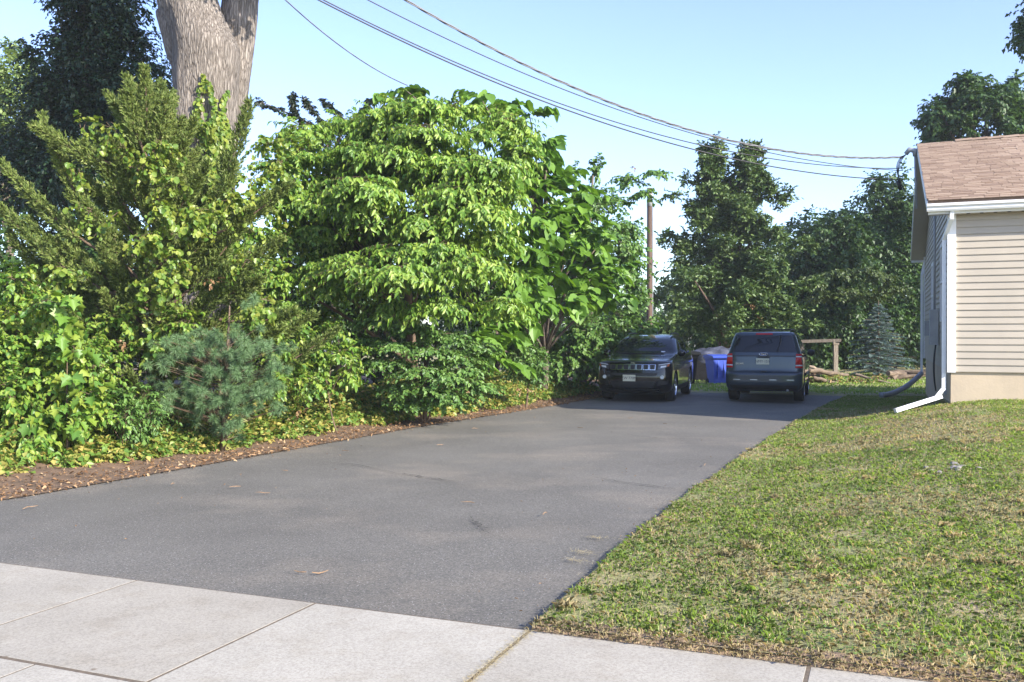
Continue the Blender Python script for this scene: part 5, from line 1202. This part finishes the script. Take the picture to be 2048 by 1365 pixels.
# blue spruce
sb = W(1757, HZ, 34.2); sb[2] = .15; bsx = thing('blue_spruce', sb, 'small blue grey spruce standing before the dark trees', 'tree'); SH = 2.9
MB().add(*tube([(sb[0], sb[1], 0), (sb[0], sb[1], SH)], [.06, .01], 8)).build('trunk', m_twig, bsx, True)
Vs = []; mb = MB()
for k in range(150):
    f = (k+.5)/150+R.uniform(-.02, .02); f = min(max(f, .01), .99); z0 = .18+(SH-.3)*f; a_ = k*2.399; ln = (1.3*(1-f)**.75+.08)*R.uniform(.55, 1.2); d = np.array([math.cos(a_), math.sin(a_), .02]); p0 = np.array([sb[0], sb[1], z0])
    mb.add(*tube([p0, p0+d*ln], [.012, .004], 4, False)); n = int(300*ln)+30; s = R.uniform(.15, 1, (n, 1)); sd2 = np.cross(d, (0, 0, 1.)); w_ = R.uniform(-1, 1, (n, 1))*.26*(1.1-s)*ln
    q_ = p0+d*ln*s+sd2*w_; q_[:, 2:] -= .12*ln*s*s; e_ = nrm(d*.7+sd2*np.sign(w_)*.6+rdir(n)*.55+np.array([0, 0, .25])); l2 = R.uniform(.05, .1, (n, 1)); wd = np.cross(e_, rdir(n))*.011
    Vs.append(np.stack([q_-wd, q_+wd, q_+e_*l2], 1).reshape(-1, 3))
V = np.concatenate(Vs); part('crown', V, np.arange(len(V)).reshape(-1, 3), l_spr, bsx); mb.build('limbs', m_twig, bsx, True)

# ================================================================== grass
g_grn = leafM('grass_blade', [(.185, .290, .078), (.220, .330, .090), (.255, .360, .105), (.305, .370, .135)], .5, .5, patch=.7)
g_dry = leafM('dry_grass_blade', [(.42, .35, .21), (.50, .42, .26), (.58, .50, .33)], .35, .7, (1, .95, .7), spec=.2)
g_clo = leafM('clover_leaf', [(0.122, 0.228, 0.051), (0.179, 0.296, 0.069), (0.245, 0.356, 0.078)], .3, .5)
def blades(P, L_, wd, lean):
    n = len(P); a_ = R.uniform(0, 2*np.pi, n); d = np.stack([np.cos(a_), np.sin(a_), 0*a_], 1); sd2 = np.stack([-np.sin(a_), np.cos(a_), 0*a_], 1)
    L_ = L_[:, None]; wd = wd[:, None]; ln = lean[:, None]; up_ = np.array([0, 0, 1.])
    m1 = P+d*L_*ln*.35+up_*L_*.6*np.sqrt(np.maximum(0, 1-ln**2*.3)); tp = P+d*L_*ln*1.0+up_*L_*(1-.55*ln)
    V = np.stack([P-sd2*wd, P+sd2*wd, m1+sd2*wd*.8, tp, m1-sd2*wd*.8], 1)
    b_ = (np.arange(n)*5)[:, None]
    return V.reshape(-1, 3), [b_+np.array([0, 1, 2, 3, 4])[None]]
def sample(n, u0, u1, vmax, edge=True):
    u_ = R.uniform(u0, u1, n); r_ = redge(np.clip(u_, 0, 21)); v_ = r_+(vmax-r_)*R.uniform(0, 1, n)
    p_ = G(u_, v_, lawn_h(u_, v_)-.004); inview = (p_[:, 0]/p_[:, 1] < .80) & (p_[:, 0]/p_[:, 1] > -.05)
    k_ = (R.uniform(size=n) < np.minimum(1, (7.0/p_[:, 1])**1.1)) & inview & ~((u_ > HU+.02) & (v_ > HV-.02))
    return u_[k_], v_[k_], p_[k_]
u_, v_, P = sample(900000, .04, 21.4, 11.5)
dry = fbm(u_*.75, v_*.75, 51, 4); dens = fbm(u_*2.6, v_*2.6, 61, 3)
edge_d = np.minimum(u_, 9)
pd_ = S((dry-.50)/.16)*.75+S((.30-u_)/.3)*.75; isdry = R.uniform(size=len(u_)) < np.clip(pd_, .17, .92); keep = R.uniform(size=len(u_)) < np.clip(S((dens-.15)/.3)+.3, 0, 1)*(1-.4*S((dry-.55)/.15))
farw = np.maximum(1, P[:, 1]/9.)
g1 = keep & ~isdry
V, F = blades(P[g1], R.uniform(.014, .048, g1.sum())*(.65+.7*dens[g1]), R.uniform(.0010, .0021, g1.sum())*farw[g1], R.uniform(.1, 1.15, g1.sum()))
tag(link('grass', mesh('grass', V, F, g_grn)), 'short green lawn grass right of the driveway', 'grass', kind='stuff')
g2_ = keep & isdry
V, F = blades(P[g2_], R.uniform(.015, .05, g2_.sum()), R.uniform(.0010, .0020, g2_.sum())*farw[g2_], R.uniform(.1, 1.3, g2_.sum()))
tag(link('dry_grass', mesh('dry_grass', V, F, g_dry)), 'straw coloured dry grass mixed into the lawn', 'grass', kind='stuff')
# tufts
def tuft(n, h, mat, name, label, umax=14, seed=71, th=.5):
    u_, v_, P = sample(n, .1, umax, 9.5); k_ = fbm(u_*1.0, v_*1.0, seed) > th; P = P[k_]; Q = np.repeat(P, 34, 0); Q[:, :2] += R.normal(size=(len(Q), 2))*.028
    V, F = blades(Q, R.uniform(h*.5, h, len(Q)), R.uniform(.0011, .0022, len(Q))*np.maximum(1, Q[:, 1]/9), R.uniform(.1, 1.0, len(Q)))
    tag(link(name, mesh(name, V, F, mat)), label, 'grass', kind='stuff')
tuft(450, .075, g_dry, 'dry_tufts', 'tall dry straw tufts standing out of the lawn', seed=71, th=.52)
tuft(500, .06, g_grn, 'green_tufts', 'longer green grass tufts standing out of the lawn', seed=75, th=.46)
u_, v_, P = sample(42000, .15, 16, 10); k_ = fbm(u_*1.1, v_*1.1, 81) > .50; P = P[k_]; P[:, 2] += R.uniform(.008, .03, len(P)); Q = np.repeat(P, 3, 0); n = len(Q)
a_ = np.tile(np.array([0, 2.09, 4.19]), len(P))+np.repeat(R.uniform(0, 6, len(P)), 3); D = np.stack([np.cos(a_), np.sin(a_), 0*a_+.12], 1); N = R.normal(size=(n, 3))*.3; N[:, 2] += 1
V, F = leaves(Q, D, N, R.uniform(.009, .016, n), R.uniform(.008, .014, n), 'round', .1, .1); tag(link('clover', mesh('clover', V, F, g_clo)), 'patches of clover and small weeds in the lawn', 'clover', kind='stuff')
def slivers(P, L_, wd):
    n = len(P); D = R.normal(size=(n, 3)); D[:, 2] *= .18; N = R.normal(size=(n, 3))*.25; N[:, 2] += 1
    return leaves(P, D, N, L_, wd, 'lance', .1, .05)
u_, v_, P = sample(110000, .03, 21, 11.5); P = P+np.array([0, 0, .012])*R.uniform(.3, 1.6, (len(P), 1)); fr = np.maximum(1, P[:, 1]/9)
V, F = slivers(P, R.uniform(.02, .055, len(P)), R.uniform(.002, .0042, len(P))*fr); tag(link('thatch', mesh('thatch', V, F, g_dry)), 'dead straw coloured thatch lying between the lawn blades', 'grass', kind='stuff')
# straw along turf edges, on the joint and the asphalt
n = 5000; s_ = R.uniform(0, 1, n); v1 = R.uniform(0, 8, n); u1 = R.uniform(-.03, .08, n); P = G(u1, v1, .012+R.uniform(0, .035, n)*S((u1+.03)/.06))
V, F = blades(P, R.uniform(.01, .036, n), R.uniform(.0007, .0015, n), R.uniform(.3, 1.3, n))
n2 = 5000; u2 = R.uniform(0, 15, n2); v2 = redge(u2)-R.exponential(.022, n2)+.03; P = G(u2, v2, .014+R.uniform(0, .012, n2)); V2, F2 = slivers(P, R.uniform(.02, .06, n2), R.uniform(.0015, .003, n2)*np.maximum(1, P[:, 1]/8))
n3 = 1500; u3 = R.uniform(-1.37, -.02, n3); P = G(u3, .003+R.normal(size=n3)*.016, .008+R.uniform(0, .008, n3)); V3, F3 = slivers(P, R.uniform(.012, .035, n3), R.uniform(.0012, .0026, n3))
n4 = 260; c4 = np.array([px_uv(1195, 1080), px_uv(1165, 1110), px_uv(1150, 1126)]); ii = R.integers(0, 3, n4); P = G(c4[ii, 0]+R.normal(size=n4)*.018, c4[ii, 1]+R.normal(size=n4)*.05, .012+R.uniform(0, .014, n4)); V4, F4 = slivers(P, R.uniform(.02, .05, n4), R.uniform(.0015, .003, n4))
ob = link('straw', mesh('straw', V, F, g_dry)); k = 0; Vs = []; FL = []
for v__, f__ in ((V2, F2), (V3, F3), (V4, F4)):
    Vs.append(v__); FL += [f_+k for f_ in f__]; k += len(v__)
tag(ob, 'dry straw stubble along the torn lawn edge by the pavement', 'straw', kind='stuff')
tag(link('straw', mesh('straw', np.concatenate(Vs), FL, g_dry)), 'loose straw along the asphalt edge and in the pavement joint', 'straw', kind='stuff')
# rear lawn
n = 26000; x_ = R.uniform(-1, 17, n); y_ = R.uniform(24.5, 36, n); P = np.stack([x_, y_, 0*x_], 1); uu_, vv_ = UV(P); k_ = (uu_ > 21.3) & ~((vv_ > HV) & (uu_ < HU+HD)); P[:, 2] = .02+.05*fbm(uu_*.5, vv_*.5, 4)+.012*np.clip(uu_-26, 0, 40); P = P[k_]
V, F = blades(P, R.uniform(.03, .09, len(P)), R.uniform(.010, .018, len(P)), R.uniform(.2, 1.0, len(P))); tag(link('grass', mesh('grass', V, F, g_grn)), 'grass strip of the back yard behind the cars', 'grass', kind='stuff')
# brush among the logs
V, F, tw = crown_data(np.array([C_(1640+R.uniform(-30, 115), 762+R.uniform(-10, 8), 30.2, .35, .12, 9) for k in range(26)]), nl=7, L=.1, Wd=.05); tag(link('brush', mesh('brush', V, F, l_weed)), 'green weeds and brush growing over the log pile', 'brush', kind='stuff')
V, F, tw = crown_data(np.array([C_(1640+R.uniform(-30, 115), 765+R.uniform(-14, 6), 30.3, .4, .12, 9) for k in range(26)]), nl=7, L=.12, Wd=.03); tag(link('brush_litter', mesh('brush_litter', V, F, l_brown)), 'dead brown twigs and leaves between the logs', 'brush', kind='stuff')
# debris patch in the lawn
m_stone = M('pale_stone', (.24, .22, .20), (.14, .13, .12), rough=.9)
u0, v0 = px_uv(1900, 985)
pp = W(1915, 978, 9.4)
for k in range(16):
    uq, vq = UV(pp+np.array([R.normal()*.16, R.normal()*.1, 0])); zq = float(lawn_h(np.array([uq]), np.array([vq]))[0]); p_ = G(uq, vq, zq)
    V, F = heap((0, 0, 0), (.022, .018, .02), k*3.1, 8, 5); tag(link('stone', mesh('stone', V*R.uniform(.8, 1.9)+p_, F, m_stone)), 'small pale stone in the bare patch of the lawn', 'stone', 'stones in the bare patch')

# ================================================================== the thin summer haze
hz = link('haze', mesh('haze', *(lambda q: (q[0], q[1]))(box(-90, 90, -20, 110, -1.2, 24))))
tag(hz, 'thin pale summer haze over the whole yard', 'haze', kind='stuff')
hm = bpy.data.materials.new('haze_air'); hm.use_nodes = True; ht = hm.node_tree; ht.nodes.clear()
pv = ht.nodes.new('ShaderNodeVolumePrincipled'); pv.inputs['Color'].default_value = (.86, .93, 1.0, 1); pv.inputs['Density'].default_value = .0006; pv.inputs['Anisotropy'].default_value = 0.0
ho = ht.nodes.new('ShaderNodeOutputMaterial'); ht.links.new(pv.outputs[0], ho.inputs['Volume']); hz.data.materials.append(hm)
